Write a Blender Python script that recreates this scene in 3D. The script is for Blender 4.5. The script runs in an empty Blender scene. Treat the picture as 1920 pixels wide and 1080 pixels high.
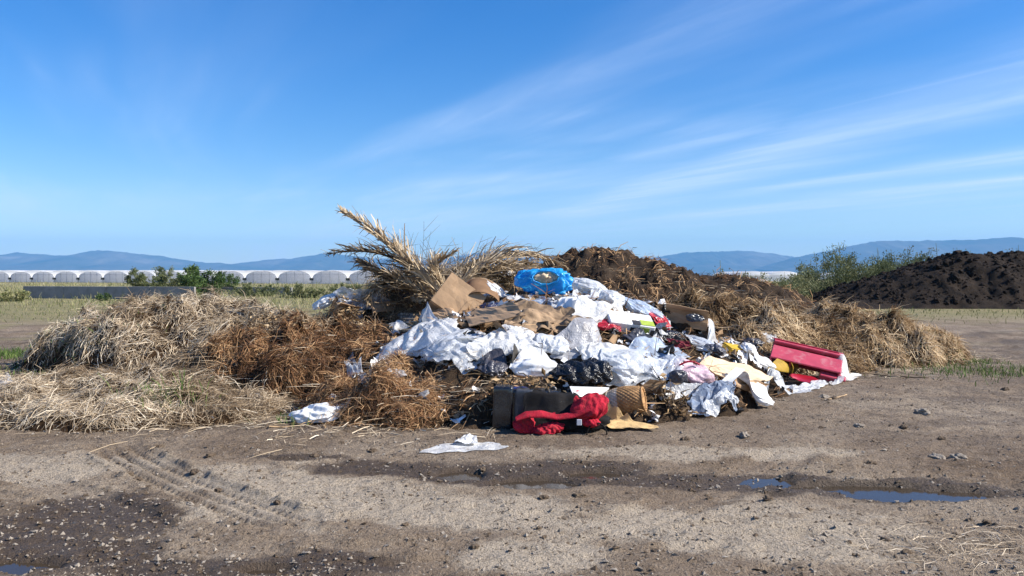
import bpy, math
import numpy as np
from mathutils import Vector, Matrix, Euler, Quaternion

# ------------------------------------------------------------------ camera, sky, sun, exposure
scn = bpy.context.scene
C = scn.collection
CAMH, F_PX, YH = 1.6, 1500.0, 517.0
PITCH = math.atan((540 - YH) / F_PX)
cam_d = bpy.data.cameras.new('camera')
cam_d.sensor_width = 36.0
cam_d.lens = 36.0 * F_PX / 1920.0
cam_d.clip_start = 0.1
cam_d.clip_end = 60000
cam = bpy.data.objects.new('camera', cam_d)
C.objects.link(cam)
cam.location = (0, 0, CAMH)
cam.rotation_euler = (math.pi / 2 - PITCH, 0, 0)
scn.camera = cam

SUN_EL, SUN_AZ = math.radians(36), math.radians(100)     # azimuth clockwise from +Y
S = Vector((math.cos(SUN_EL) * math.sin(SUN_AZ), math.cos(SUN_EL) * math.cos(SUN_AZ), math.sin(SUN_EL)))
sun_d = bpy.data.lights.new('sun', 'SUN')
sun_d.energy = 5.0
sun_d.angle = math.radians(0.55)
sun_d.color = (1.0, 0.95, 0.87)
sun = bpy.data.objects.new('sun', sun_d)
C.objects.link(sun)
sun.rotation_euler = S.to_track_quat('Z', 'Y').to_euler()
sun.location = (20, -5, 30)

world = bpy.data.worlds.new('World')
scn.world = world
world.use_nodes = True


class NT:
    def __init__(s, tree):
        s.t = tree
        s.n = tree.nodes
        s.l = tree.links

    def add(s, typ, **kw):
        n = s.n.new(typ)
        for k, v in kw.items():
            setattr(n, k, v)
        return n

    def link(s, a, b):
        s.l.new(a, b)

    def val(s, sock, v):
        if hasattr(v, 'node'):
            s.l.new(v, sock)
        else:
            sock.default_value = v

    def math(s, op, a, b=0.0, c=0.0, clamp=False):
        n = s.add('ShaderNodeMath', operation=op, use_clamp=clamp)
        s.val(n.inputs[0], a)
        s.val(n.inputs[1], b)
        s.val(n.inputs[2], c)
        return n.outputs[0]

    def mix(s, fac, a, b, blend='MIX'):
        n = s.add('ShaderNodeMix', data_type='RGBA', blend_type=blend)
        s.val(n.inputs[0], fac)
        for i, v in ((6, a), (7, b)):
            if isinstance(v, (tuple, list)) and len(v) == 3:
                v = (*v, 1)
            s.val(n.inputs[i], v)
        return n.outputs[2]

    def noise(s, scale, detail=4, rough=0.55, dist=0.0, vec=None):
        n = s.add('ShaderNodeTexNoise')
        n.inputs['Scale'].default_value = scale
        n.inputs['Detail'].default_value = detail
        n.inputs['Roughness'].default_value = rough
        n.inputs['Distortion'].default_value = dist
        if vec is not None:
            s.l.new(vec, n.inputs['Vector'])
        return n.outputs[0]

    def ramp(s, fac, stops, interp='LINEAR'):
        n = s.add('ShaderNodeValToRGB')
        n.color_ramp.interpolation = interp
        e = n.color_ramp.elements
        while len(e) < len(stops):
            e.new(0.5)
        for el, (p, c) in zip(e, stops):
            el.position = p
            el.color = (*c, 1) if len(c) == 3 else c
        s.val(n.inputs[0], fac)
        return n.outputs[0]

    def smooth(s, x, a, b):
        n = s.add('ShaderNodeMapRange', interpolation_type='SMOOTHSTEP')
        s.val(n.inputs[0], x)
        n.inputs[1].default_value = a
        n.inputs[2].default_value = b
        return n.outputs[0]


def build_world():
    w = NT(world.node_tree)
    w.n.clear()
    out = w.add('ShaderNodeOutputWorld')
    bg = w.add('ShaderNodeBackground')
    bg.inputs[1].default_value = 0.09
    sky = w.add('ShaderNodeTexSky', sky_type='NISHITA')
    sky.sun_disc = False
    sky.sun_elevation = SUN_EL
    sky.sun_rotation = SUN_AZ
    sky.altitude = 300
    sky.air_density = 1.0
    sky.dust_density = 0.25
    sky.ozone_density = 3.0
    # thin cirrus: streaks on a flat layer overhead, projected by direction
    tc = w.add('ShaderNodeTexCoord')
    sep = w.add('ShaderNodeSeparateXYZ')
    w.link(tc.outputs['Generated'], sep.inputs[0])
    z = w.math('MAXIMUM', sep.outputs[2], 0.035)
    px = w.math('DIVIDE', sep.outputs[0], z)
    py = w.math('DIVIDE', sep.outputs[1], z)
    a = math.radians(26)
    along = w.math('ADD', w.math('MULTIPLY', px, -math.sin(a)), w.math('MULTIPLY', py, math.cos(a)))
    across = w.math('ADD', w.math('MULTIPLY', px, math.cos(a)), w.math('MULTIPLY', py, math.sin(a)))

    def streak(sa, sc, seed, detail, dist, lo, hi, rough=0.55):
        cb = w.add('ShaderNodeCombineXYZ')
        w.val(cb.inputs[0], w.math('MULTIPLY', along, sa))
        w.val(cb.inputs[1], w.math('MULTIPLY', across, sc))
        cb.inputs[2].default_value = seed
        return w.smooth(w.noise(1.0, detail, rough, dist, cb.outputs[0]), lo, hi)
    big = streak(0.12, 0.40, 7.7, 4, 0.5, 0.46, 0.70)
    fine = streak(0.22, 1.3, 8.6, 6, 0.6, 0.36, 0.72, 0.6)
    veil = streak(0.05, 0.16, 5.2, 2, 0.2, 0.40, 0.72)
    wob = w.math('MULTIPLY', w.math('SUBTRACT', streak(0.35, 0.5, 2.7, 3, 0.0, 0.0, 1.0), 0.5), 0.9)

    def band(off, slope, width, lo, hi, k):
        tt = w.math('SUBTRACT', w.math('ADD', across, wob), w.math('ADD', w.math('MULTIPLY', along, slope), off))
        q = w.math('DIVIDE', tt, width)
        gss = w.math('POWER', 2.718, w.math('MULTIPLY', w.math('MULTIPLY', q, q), -1.0))
        rng_ = w.math('MULTIPLY', w.smooth(along, lo[0], lo[1]), w.smooth(along, hi[1], hi[0]))
        return w.math('MULTIPLY', w.math('MULTIPLY', gss, rng_), k)
    bands = [band(3.56, 0.27, 0.62, (-4, 0), (9, 16), 0.72), band(6.6, 0.0, 0.40, (0, 3), (6, 9), 0.72), band(8.6, 0.0, 0.7, (0, 3), (10, 16), 0.72),
             band(2.95, 0.2, 0.45, (3.2, 4.2), (5.4, 6.6), 0.55), band(4.9, 0.0, 1.3, (9, 12), (40, 60), 0.5), band(1.5, -0.3, 2.2, (9, 13), (60, 80), 0.5)]
    tot = bands[0]
    for b_ in bands[1:]:
        tot = w.math('MAXIMUM', tot, b_)
    fib = streak(0.5, 3.4, 6.1, 7, 0.9, 0.42, 0.72, 0.62)
    c1 = w.math('MULTIPLY', w.math('MAXIMUM', w.math('MULTIPLY', big, 0.42), tot), w.math('ADD', w.math('ADD', w.math('MULTIPLY', fine, 0.55), w.math('MULTIPLY', fib, 0.35)), 0.42))
    low = w.smooth(sep.outputs[2], 0.16, 0.02)
    c2 = w.math('ADD', w.math('MULTIPLY', veil, 0.14), w.math('MULTIPLY', low, w.math('ADD', w.math('MULTIPLY', fine, 0.22), 0.12)))
    fac = w.math('ADD', c1, c2, clamp=True)
    hs = w.add('ShaderNodeHueSaturation')
    hs.inputs['Saturation'].default_value = 1.42
    hs.inputs['Hue'].default_value = 0.512
    hs.inputs['Value'].default_value = 1.0
    w.link(sky.outputs[0], hs.inputs['Color'])
    col = w.mix(w.math('MULTIPLY', fac, 0.75), hs.outputs[0], (5.6, 6.4, 7.8))
    w.link(col, bg.inputs[0])
    w.link(bg.outputs[0], out.inputs[0])


build_world()
vs = scn.view_settings
vs.view_transform = 'Standard'
vs.look = 'None'
vs.exposure = 0.9
vs.gamma = 1.0
vs.use_curve_mapping = False
cy = scn.cycles
cy.use_denoising = True
cy.max_bounces = 8
cy.transparent_max_bounces = 16
cy.volume_bounces = 0
cy.sample_clamp_indirect = 6.0

# ------------------------------------------------------------------ helpers
rng = np.random.default_rng(11)
_perm = np.random.default_rng(5).permutation(256).astype(np.int64)
_perm = np.concatenate([_perm, _perm, _perm])
_grad = np.random.default_rng(6).normal(size=(256, 3))
_grad /= np.linalg.norm(_grad, axis=1)[:, None]


def perlin(P):
    P = np.asarray(P, float)
    if P.shape[-1] == 2:
        P = np.concatenate([P, np.full(P.shape[:-1] + (1,), 0.37)], -1)
    i = np.floor(P).astype(np.int64)
    f = P - i
    i &= 255
    u = f * f * f * (f * (f * 6 - 15) + 10)
    r = 0
    for dx in (0, 1):
        wx = u[..., 0] if dx else 1 - u[..., 0]
        for dy in (0, 1):
            wy = u[..., 1] if dy else 1 - u[..., 1]
            for dz in (0, 1):
                wz = u[..., 2] if dz else 1 - u[..., 2]
                h = _perm[_perm[_perm[(i[..., 0] + dx) & 255] + ((i[..., 1] + dy) & 255)] + ((i[..., 2] + dz) & 255)]
                g = _grad[h]
                r = r + wx * wy * wz * (g[..., 0] * (f[..., 0] - dx) + g[..., 1] * (f[..., 1] - dy) + g[..., 2] * (f[..., 2] - dz))
    return r * 1.5


def fbm(P, oct=4, gain=0.5, lac=2.1):
    P = np.asarray(P, float)
    a, s, t = 1.0, 0, 0
    for k in range(oct):
        s = s + a * perlin(P * lac ** k + 17.3 * k)
        t += a
        a *= gain
    return s / t


def sstep(x, a, b):
    t = np.clip((x - a) / (b - a), 0, 1)
    return t * t * (3 - 2 * t)


def xy(x, y, z=None):
    x, y = np.broadcast_arrays(np.asarray(x, float), np.asarray(y, float))
    if z is None:
        return np.stack([x, y], -1)
    return np.stack([x, y, np.broadcast_to(z, x.shape)], -1)


def mesh_data(name, V, faces, mats, smooth=True, attrs=None):
    """faces: (n,3) or (n,4) int array, or a list of such arrays"""
    V = np.ascontiguousarray(V, dtype=np.float32)
    if not isinstance(faces, list):
        faces = [faces]
    faces = [np.asarray(f, dtype=np.int32) for f in faces if len(f)]
    me = bpy.data.meshes.new(name)
    me.vertices.add(len(V))
    me.vertices.foreach_set('co', V.ravel())
    loops = np.concatenate([f.ravel() for f in faces])
    tot = np.concatenate([np.full(len(f), f.shape[1], np.int32) for f in faces])
    start = np.concatenate([[0], np.cumsum(tot)[:-1]]).astype(np.int32)
    me.loops.add(len(loops))
    me.loops.foreach_set('vertex_index', loops)
    me.polygons.add(len(tot))
    me.polygons.foreach_set('loop_start', start)
    me.polygons.foreach_set('loop_total', tot)
    me.polygons.foreach_set('use_smooth', np.full(len(tot), smooth))
    if attrs:
        for k, v in attrs.items():
            at = me.attributes.new(k, 'FLOAT', 'POINT')
            at.data.foreach_set('value', np.ascontiguousarray(v, dtype=np.float32))
    me.update(calc_edges=True)
    me.validate()
    me.materials.append(mats)
    return me


def obj(name, V, faces, mat, parent=None, loc=None, smooth=True, attrs=None):
    """V in world coordinates when the parent (if any) is an unrotated empty at its location"""
    V = np.asarray(V, float)
    if parent is not None:
        o0 = np.array(parent.location) if parent.parent is None else np.array(parent.matrix_basis.translation) + np.array(parent.parent.location)
        if 'xf' in parent:
            o0 = np.zeros(3)
    else:
        o0 = np.array(loc) if loc is not None else np.array([V[:, 0].mean(), V[:, 1].mean(), V[:, 2].min()])
    me = mesh_data(name, V - o0, faces, mat, smooth, attrs)
    o = bpy.data.objects.new(name, me)
    C.objects.link(o)
    if parent is not None:
        o.parent = parent
    else:
        o.location = o0
    return o


def tag(o, label, cat, group=None, kind=None):
    o['label'] = label
    o['category'] = cat
    if group:
        o['group'] = group
    if kind:
        o['kind'] = kind
    return o


def thing(name, label, cat, loc, group=None, rot=None):
    o = bpy.data.objects.new(name, None)
    C.objects.link(o)
    o.empty_display_size = 0.1
    o.location = loc
    if rot is not None:
        o.rotation_mode = 'QUATERNION'
        o.rotation_quaternion = rot
        o['xf'] = 1
    return tag(o, label, cat, group)


def grid_faces(n, m):
    """n rows, m columns"""
    i = np.arange(n * m).reshape(n, m)
    return np.stack([i[:-1, :-1], i[:-1, 1:], i[1:, 1:], i[1:, :-1]], -1).reshape(-1, 4)


def tube(P, R, seg=6, cap=True):
    P = np.asarray(P, float)
    n = len(P)
    R = np.broadcast_to(np.asarray(R, float), (n,))
    T = np.gradient(P, axis=0)
    T /= np.linalg.norm(T, axis=1)[:, None] + 1e-9
    ref = np.array([0, 0, 1.0]) if abs(T[0][2]) < 0.9 else np.array([1.0, 0, 0])
    A = np.cross(T, ref)
    A /= np.linalg.norm(A, axis=1)[:, None] + 1e-9
    B = np.cross(T, A)
    th = np.linspace(0, 2 * np.pi, seg, endpoint=False)
    V = (P[:, None] + R[:, None, None] * (np.cos(th)[None, :, None] * A[:, None] + np.sin(th)[None, :, None] * B[:, None])).reshape(-1, 3)
    F = []
    i = np.arange(n * seg).reshape(n, seg)
    j = np.roll(i, -1, 1)
    F = np.stack([i[:-1], j[:-1], j[1:], i[1:]], -1).reshape(-1, 4)
    if cap:
        V = np.concatenate([V, P[:1], P[-1:]])
        c0, c1 = n * seg, n * seg + 1
        F3 = np.concatenate([np.stack([j[0], i[0], np.full(seg, c0)], -1), np.stack([i[-1], j[-1], np.full(seg, c1)], -1)])
        return V, [F, F3]
    return V, [F]


def merge(parts):
    Vs, Fs, o = [], [], 0
    for V, F in parts:
        if not isinstance(F, list):
            F = [F]
        Vs.append(np.asarray(V, float))
        Fs += [np.asarray(f) + o for f in F if len(f)]
        o += len(V)
    return np.concatenate(Vs), Fs


def box(cx, cy, cz, sx, sy, sz, bev=0.0):
    """a box with chamfered edges (24 verts) or plain"""
    h = np.array([sx, sy, sz]) / 2
    if bev <= 0:
        V = np.array([[x, y, z] for x in (-1, 1) for y in (-1, 1) for z in (-1, 1)], float) * h
        F = np.array([[0, 1, 3, 2], [4, 6, 7, 5], [0, 4, 5, 1], [2, 3, 7, 6], [0, 2, 6, 4], [1, 5, 7, 3]])
        return V + (cx, cy, cz), [F]
    V, idx = [], {}
    for x in (-1, 1):
        for y in (-1, 1):
            for z in (-1, 1):
                s = np.array([x, y, z])
                for ax in range(3):
                    p = s * (h - bev)
                    p[ax] = s[ax] * h[ax]
                    idx[(x, y, z, ax)] = len(V)
                    V.append(p)
    q, t = [], []
    for ax in range(3):
        b, c = (ax + 1) % 3, (ax + 2) % 3
        for s in (-1, 1):
            f = []
            for u, v in ((-1, -1), (1, -1), (1, 1), (-1, 1)):
                k = [0, 0, 0]
                k[ax], k[b], k[c] = s, u, v
                f.append(idx[(*k, ax)])
            q.append(f if s > 0 else f[::-1])
    for ax in range(3):
        b, c = (ax + 1) % 3, (ax + 2) % 3
        for u in (-1, 1):
            for v in (-1, 1):
                def k(s, which):
                    t_ = [0, 0, 0]
                    t_[ax], t_[b], t_[c] = s, u, v
                    return idx[(*t_, which)]
                q.append([k(-1, b), k(1, b), k(1, c), k(-1, c)])
    for x in (-1, 1):
        for y in (-1, 1):
            for z in (-1, 1):
                t.append([idx[(x, y, z, a_)] for a_ in range(3)])
    return np.array(V) + (cx, cy, cz), [np.array(q), np.array(t)]


def ico(sub):
    t = (1 + 5 ** 0.5) / 2
    V = [(-1, t, 0), (1, t, 0), (-1, -t, 0), (1, -t, 0), (0, -1, t), (0, 1, t), (0, -1, -t), (0, 1, -t), (t, 0, -1), (t, 0, 1), (-t, 0, -1), (-t, 0, 1)]
    Fc = [(0, 11, 5), (0, 5, 1), (0, 1, 7), (0, 7, 10), (0, 10, 11), (1, 5, 9), (5, 11, 4), (11, 10, 2), (10, 7, 6), (7, 1, 8), (3, 9, 4), (3, 4, 2), (3, 2, 6), (3, 6, 8), (3, 8, 9), (4, 9, 5), (2, 4, 11), (6, 2, 10), (8, 6, 7), (9, 8, 1)]
    V = np.array(V, float)
    V /= np.linalg.norm(V, axis=1)[:, None]
    Fc = np.array(Fc)
    for _ in range(sub):
        e = np.sort(np.concatenate([Fc[:, [0, 1]], Fc[:, [1, 2]], Fc[:, [2, 0]]]), 1)
        u, inv = np.unique(e, axis=0, return_inverse=True)
        inv = inv.ravel()
        mid = V[u].sum(1)
        mid /= np.linalg.norm(mid, axis=1)[:, None]
        n, k = len(V), len(Fc)
        a, b, c = inv[:k] + n, inv[k:2 * k] + n, inv[2 * k:] + n
        V = np.concatenate([V, mid])
        Fc = np.concatenate([np.stack([Fc[:, 0], a, c], 1), np.stack([Fc[:, 1], b, a], 1), np.stack([Fc[:, 2], c, b], 1), np.stack([a, b, c], 1)])
    return V, Fc


ICO = {k: ico(k) for k in (1, 2, 3, 4)}


def edges_of(F):
    e = np.concatenate([F[:, [i, (i + 1) % F.shape[1]]] for i in range(F.shape[1])])
    return np.unique(np.sort(e, 1), axis=0)


def ray(px, py):
    """direction of a photo pixel (1920 x 1080)"""
    x, zc = (px - 960) / F_PX, (540 - py) / F_PX
    cp, sp = math.cos(PITCH), math.sin(PITCH)
    return np.array([x, cp + zc * sp, -sp + zc * cp])


def gpt(px, py, z=0.0):
    r = ray(px, py)
    t = (z - CAMH) / r[2]
    return np.array([0, 0, CAMH]) + r * t


def at(px, py, depth):
    r = ray(px, py)
    return np.array([0, 0, CAMH]) + r * (depth / r[1])


# ------------------------------------------------------------------ materials
MATS = {}


def new_mat(name):
    m = bpy.data.materials.new(name)
    m.use_nodes = True
    t = NT(m.node_tree)
    t.n.clear()
    out = t.add('ShaderNodeOutputMaterial')
    MATS[name] = m
    return m, t, out


def pr(t, col, rough=0.8, spec=0.3, metal=0.0, normal=None):
    p = t.add('ShaderNodeBsdfPrincipled')
    if isinstance(col, tuple):
        col = (*col[:3], 1)
    t.val(p.inputs['Base Color'], col)
    t.val(p.inputs['Roughness'], rough)
    t.val(p.inputs['Specular IOR Level'], spec)
    p.inputs['Metallic'].default_value = metal
    if normal is not None:
        t.link(normal, p.inputs['Normal'])
    return p


def bump(t, h, strength=0.5, dist=0.02):
    b = t.add('ShaderNodeBump')
    b.inputs['Strength'].default_value = strength
    b.inputs['Distance'].default_value = dist
    t.link(h, b.inputs['Height'])
    return b.outputs[0]


def geo_pos(t):
    return t.add('ShaderNodeNewGeometry').outputs['Position']


def attr(t, name):
    a = t.add('ShaderNodeAttribute')
    a.attribute_name = name
    return a.outputs['Fac']


def mat_plain(name, col, rough=0.7, var=0.25, scale=6.0, spec=0.3, bmp=0.0, bscale=40, metal=0.0, dirt=None, dirt_amt=0.5):
    m, t, out = new_mat(name)
    pos = geo_pos(t)
    n = t.noise(scale, 5, 0.6, 0.2, pos)
    c = t.mix(t.smooth(n, 0.3, 0.72), tuple(x * (1 - var) for x in col), tuple(min(1, x * (1 + var)) for x in col))
    if dirt:
        d = t.smooth(t.noise(scale * 1.7, 6, 0.65, 0.6, pos), 0.50, 0.68)
        c = t.mix(t.math('MULTIPLY', d, dirt_amt), c, dirt)
    nm = bump(t, t.noise(bscale, 4, 0.6, 0, pos), bmp, 0.02) if bmp > 0 else None
    t.link(pr(t, c, rough, spec, metal, nm).outputs[0], out.inputs[0])
    return m


def mat_film(name, col, clear=0.0, rough=0.3, trans=0.3, var=0.08, bmp=0.4, dirt=0.25, spec=0.5, bscale=8):
    """thin plastic: wrinkled, a bit translucent, optionally see-through, dusty in places"""
    m, t, out = new_mat(name)
    pos = geo_pos(t)
    n = t.noise(5, 5, 0.6, 0.4, pos)
    c = t.mix(n, tuple(x * (1 - var) for x in col), tuple(min(1, x * (1 + var)) for x in col))
    dm = t.smooth(t.noise(6.5, 6, 0.65, 0.5, pos), 0.52, 0.72)
    c = t.mix(t.math('MULTIPLY', dm, dirt), c, (0.24, 0.17, 0.11))
    w1 = t.noise(bscale, 3, 0.5, 1.2, pos)
    rid = t.math('ABSOLUTE', t.math('SUBTRACT', w1, 0.5))
    w2 = t.noise(bscale * 3.1, 3, 0.5, 0.8, pos)
    h = t.math('ADD', t.math('MULTIPLY', rid, 1.6), t.math('MULTIPLY', t.math('ABSOLUTE', t.math('SUBTRACT', w2, 0.5)), 0.6))
    nm = bump(t, h, bmp, 0.06)
    p = pr(t, c, rough, spec, 0, nm)
    sh = p.outputs[0]
    if trans > 0:
        tr = t.add('ShaderNodeBsdfTranslucent')
        t.link(c, tr.inputs[0])
        t.link(nm, tr.inputs['Normal'])
        mx = t.add('ShaderNodeMixShader')
        mx.inputs[0].default_value = trans
        t.link(sh, mx.inputs[1])
        t.link(tr.outputs[0], mx.inputs[2])
        sh = mx.outputs[0]
    if clear > 0:
        tp = t.add('ShaderNodeBsdfTransparent')
        tp.inputs[0].default_value = (0.93, 0.95, 0.97, 1)
        mx = t.add('ShaderNodeMixShader')
        f = t.math('MULTIPLY', t.smooth(t.noise(7, 4, 0.6, 0.8, pos), 0.68, 0.34), clear)
        t.link(f, mx.inputs[0])
        t.link(sh, mx.inputs[1])
        t.link(tp.outputs[0], mx.inputs[2])
        sh = mx.outputs[0]
    t.link(sh, out.inputs[0])
    return m


def mat_straw(name, dark, mid, pale):
    m, t, out = new_mat(name)
    r = attr(t, 'rnd')
    c = t.ramp(r, [(0.0, dark), (0.45, mid), (1.0, pale)])
    p = pr(t, c, 0.75, 0.25)
    tr = t.add('ShaderNodeBsdfTranslucent')
    t.link(c, tr.inputs[0])
    mx = t.add('ShaderNodeMixShader')
    mx.inputs[0].default_value = 0.15
    t.link(p.outputs[0], mx.inputs[1])
    t.link(tr.outputs[0], mx.inputs[2])
    t.link(mx.outputs[0], out.inputs[0])
    return m


def mat_soil(name, a, b, scale=5, bmp=0.9):
    m, t, out = new_mat(name)
    pos = geo_pos(t)
    n = t.noise(scale, 7, 0.65, 0.3, pos)
    c = t.ramp(n, [(0.3, a), (0.7, b)])
    h = t.math('ADD', t.noise(scale * 4, 6, 0.7, 0, pos), t.noise(scale * 14, 4, 0.6, 0, pos))
    t.link(pr(t, c, 0.95, 0.15, 0, bump(t, h, bmp, 0.06)).outputs[0], out.inputs[0])
    return m


mat_straw('straw_pale', (0.19, 0.13, 0.075), (0.52, 0.405, 0.27), (0.84, 0.73, 0.56))
mat_straw('straw_golden', (0.16, 0.09, 0.036), (0.46, 0.31, 0.16), (0.74, 0.58, 0.37))
mat_straw('straw_brown', (0.07, 0.032, 0.014), (0.24, 0.115, 0.048), (0.55, 0.35, 0.18))
mat_straw('frond_leaf', (0.11, 0.075, 0.045), (0.34, 0.25, 0.15), (0.62, 0.50, 0.34))
mat_straw('dry_leaf', (0.12, 0.07, 0.03), (0.34, 0.22, 0.11), (0.60, 0.45, 0.27))
mat_straw('green_leaf', (0.022, 0.045, 0.012), (0.055, 0.10, 0.025), (0.12, 0.17, 0.05))
mat_straw('olive_leaf', (0.05, 0.07, 0.025), (0.12, 0.14, 0.055), (0.26, 0.25, 0.12))
mat_straw('field_grass', (0.07, 0.095, 0.028), (0.18, 0.19, 0.07), (0.40, 0.35, 0.18))
mat_straw('green_grass', (0.04, 0.08, 0.018), (0.09, 0.15, 0.03), (0.19, 0.23, 0.07))
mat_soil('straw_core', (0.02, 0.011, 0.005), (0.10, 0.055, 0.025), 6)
mat_soil('rubbish_core', (0.03, 0.02, 0.013), (0.13, 0.085, 0.05), 7)
mat_soil('compost', (0.018, 0.012, 0.009), (0.085, 0.058, 0.038), 4)
mat_soil('black_soil', (0.007, 0.005, 0.004), (0.036, 0.024, 0.016), 2.2)
mat_soil('clod', (0.17, 0.12, 0.082), (0.32, 0.24, 0.165), 14)
mat_soil('pale_stone', (0.24, 0.20, 0.16), (0.42, 0.36, 0.29), 18, 0.5)
mat_plain('cardboard', (0.40, 0.26, 0.15), 0.85, 0.12, 4, bmp=0.1, bscale=25, dirt=(0.2, 0.12, 0.065), dirt_amt=0.35)
mat_plain('cardboard_pale', (0.60, 0.46, 0.31), 0.85, 0.10, 4, bmp=0.1, bscale=25, dirt=(0.36, 0.25, 0.15), dirt_amt=0.3)
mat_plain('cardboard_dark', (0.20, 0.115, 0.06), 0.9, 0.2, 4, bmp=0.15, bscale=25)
mat_plain('kraft_paper', (0.27, 0.18, 0.105), 0.75, 0.3, 5, bmp=0.6, bscale=14, dirt=(0.12, 0.08, 0.05), dirt_amt=0.5)
mat_plain('rachis', (0.40, 0.27, 0.15), 0.7, 0.25, 12)
mat_plain('twig', (0.12, 0.085, 0.055), 0.85, 0.3, 20)
mat_plain('green_stem', (0.10, 0.12, 0.05), 0.8, 0.3, 20)
mat_plain('concrete', (0.24, 0.235, 0.23), 0.9, 0.14, 1.2, bmp=0.2, bscale=9, dirt=(0.16, 0.15, 0.14), dirt_amt=0.6)
mat_plain('black_plastic', (0.012, 0.014, 0.018), 0.2, 0.3, 6, 0.7, bmp=0.05, bscale=60, dirt=(0.07, 0.06, 0.05), dirt_amt=0.35)
mat_plain('dark_grey_plastic', (0.04, 0.046, 0.058), 0.28, 0.2, 8, 0.4, dirt=(0.16, 0.13, 0.1), dirt_amt=0.4)
mat_plain('blue_label', (0.02, 0.06, 0.30), 0.4, 0.1, 6)
mat_plain('red_plastic', (0.46, 0.06, 0.09), 0.38, 0.15, 4, 0.5, dirt=(0.50, 0.22, 0.22), dirt_amt=0.6)
mat_plain('deep_red_plastic', (0.33, 0.008, 0.02), 0.3, 0.15, 5, 0.5)
mat_plain('maroon_card', (0.16, 0.015, 0.025), 0.6, 0.2, 6)
mat_plain('red_fabric', (0.40, 0.018, 0.035), 0.9, 0.3, 9, 0.15, bmp=0.6, bscale=70, dirt=(0.22, 0.05, 0.045), dirt_amt=0.7)
mat_plain('black_fabric', (0.014, 0.013, 0.013), 0.9, 0.3, 9, 0.15, bmp=0.3, bscale=90)
mat_plain('olive_fabric', (0.10, 0.095, 0.065), 0.9, 0.3, 9, 0.15, bmp=0.3, bscale=70)
mat_plain('denim_fabric', (0.16, 0.20, 0.28), 0.9, 0.3, 9, 0.15, bmp=0.3, bscale=70, dirt=(0.5, 0.5, 0.52), dirt_amt=0.8)
mat_plain('yellow_card', (0.52, 0.33, 0.02), 0.55, 0.18, 22)
mat_plain('mustard_card', (0.32, 0.20, 0.02), 0.6, 0.18, 9)
mat_plain('yellow_cloth', (0.62, 0.42, 0.19), 0.9, 0.2, 9, bmp=0.3, bscale=60, dirt=(0.3, 0.18, 0.08), dirt_amt=0.5)
mat_plain('grey_panel', (0.42, 0.44, 0.49), 0.5, 0.1, 5, dirt=(0.25, 0.22, 0.2), dirt_amt=0.3)
mat_plain('white_paint', (0.78, 0.77, 0.75), 0.6, 0.05, 4, dirt=(0.5, 0.44, 0.37), dirt_amt=0.35)
mat_plain('paper', (0.80, 0.79, 0.77), 0.85, 0.06, 4, bmp=0.25, bscale=16, dirt=(0.45, 0.36, 0.27), dirt_amt=0.5)
mat_plain('red_print', (0.45, 0.03, 0.03), 0.6, 0.1, 4)
mat_plain('green_print', (0.33, 0.42, 0.06), 0.6, 0.15, 30)
mat_plain('black_print', (0.03, 0.03, 0.035), 0.6, 0.15, 30)
mat_plain('wicker', (0.36, 0.20, 0.085), 0.75, 0.35, 16, dirt=(0.14, 0.07, 0.03), dirt_amt=0.5)
mat_plain('wicker_pale', (0.50, 0.40, 0.29), 0.8, 0.3, 16, dirt=(0.2, 0.13, 0.08), dirt_amt=0.5)
mat_film('greenhouse_skin', (0.92, 0.92, 0.92), 0.0, 0.5, 0.6, dirt=0.03, bmp=0.0)
mat_film('greenhouse_end', (0.74, 0.73, 0.76), 0.30, 0.5, 0.55, dirt=0.03, bmp=0.0)
mat_plain('greenhouse_frame', (0.36, 0.37, 0.39), 0.6, 0.1, 1)
mat_plain('scrap_white', (0.7, 0.7, 0.7), 0.5, 0.3, 9, dirt=(0.3, 0.24, 0.18), dirt_amt=0.8)
mat_plain('scrap_dark', (0.05, 0.045, 0.04), 0.6, 0.5, 9)
mat_plain('scrap_brown', (0.28, 0.18, 0.10), 0.85, 0.4, 9)
mat_film('film_white', (0.90, 0.89, 0.86), 0.30, 0.2, 0.25, dirt=0.25)
mat_film('film_milky', (0.76, 0.78, 0.80), 0.45, 0.2, 0.30, dirt=0.2)
mat_film('film_clear', (0.66, 0.69, 0.74), 0.62, 0.16, 0.25, dirt=0.2, spec=0.8)
mat_film('film_grey', (0.44, 0.44, 0.46), 0.25, 0.28, 0.2, dirt=0.35)
mat_film('film_iceblue', (0.56, 0.65, 0.78), 0.30, 0.22, 0.3, dirt=0.12)
mat_film('film_blue', (0.03, 0.42, 0.88), 0.0, 0.28, 0.4, var=0.2, dirt=0.0, bmp=0.3)
mat_film('film_black', (0.012, 0.012, 0.014), 0.0, 0.22, 0.0, dirt=0.1, bmp=0.6)
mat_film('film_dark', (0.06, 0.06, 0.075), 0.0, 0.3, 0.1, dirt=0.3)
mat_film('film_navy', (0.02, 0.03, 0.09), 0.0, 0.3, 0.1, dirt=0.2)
mat_film('film_pink', (0.66, 0.46, 0.52), 0.0, 0.4, 0.2, var=0.25, dirt=0.15)
mat_film('film_red', (0.45, 0.02, 0.04), 0.0, 0.3, 0.2, dirt=0.1)


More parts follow.
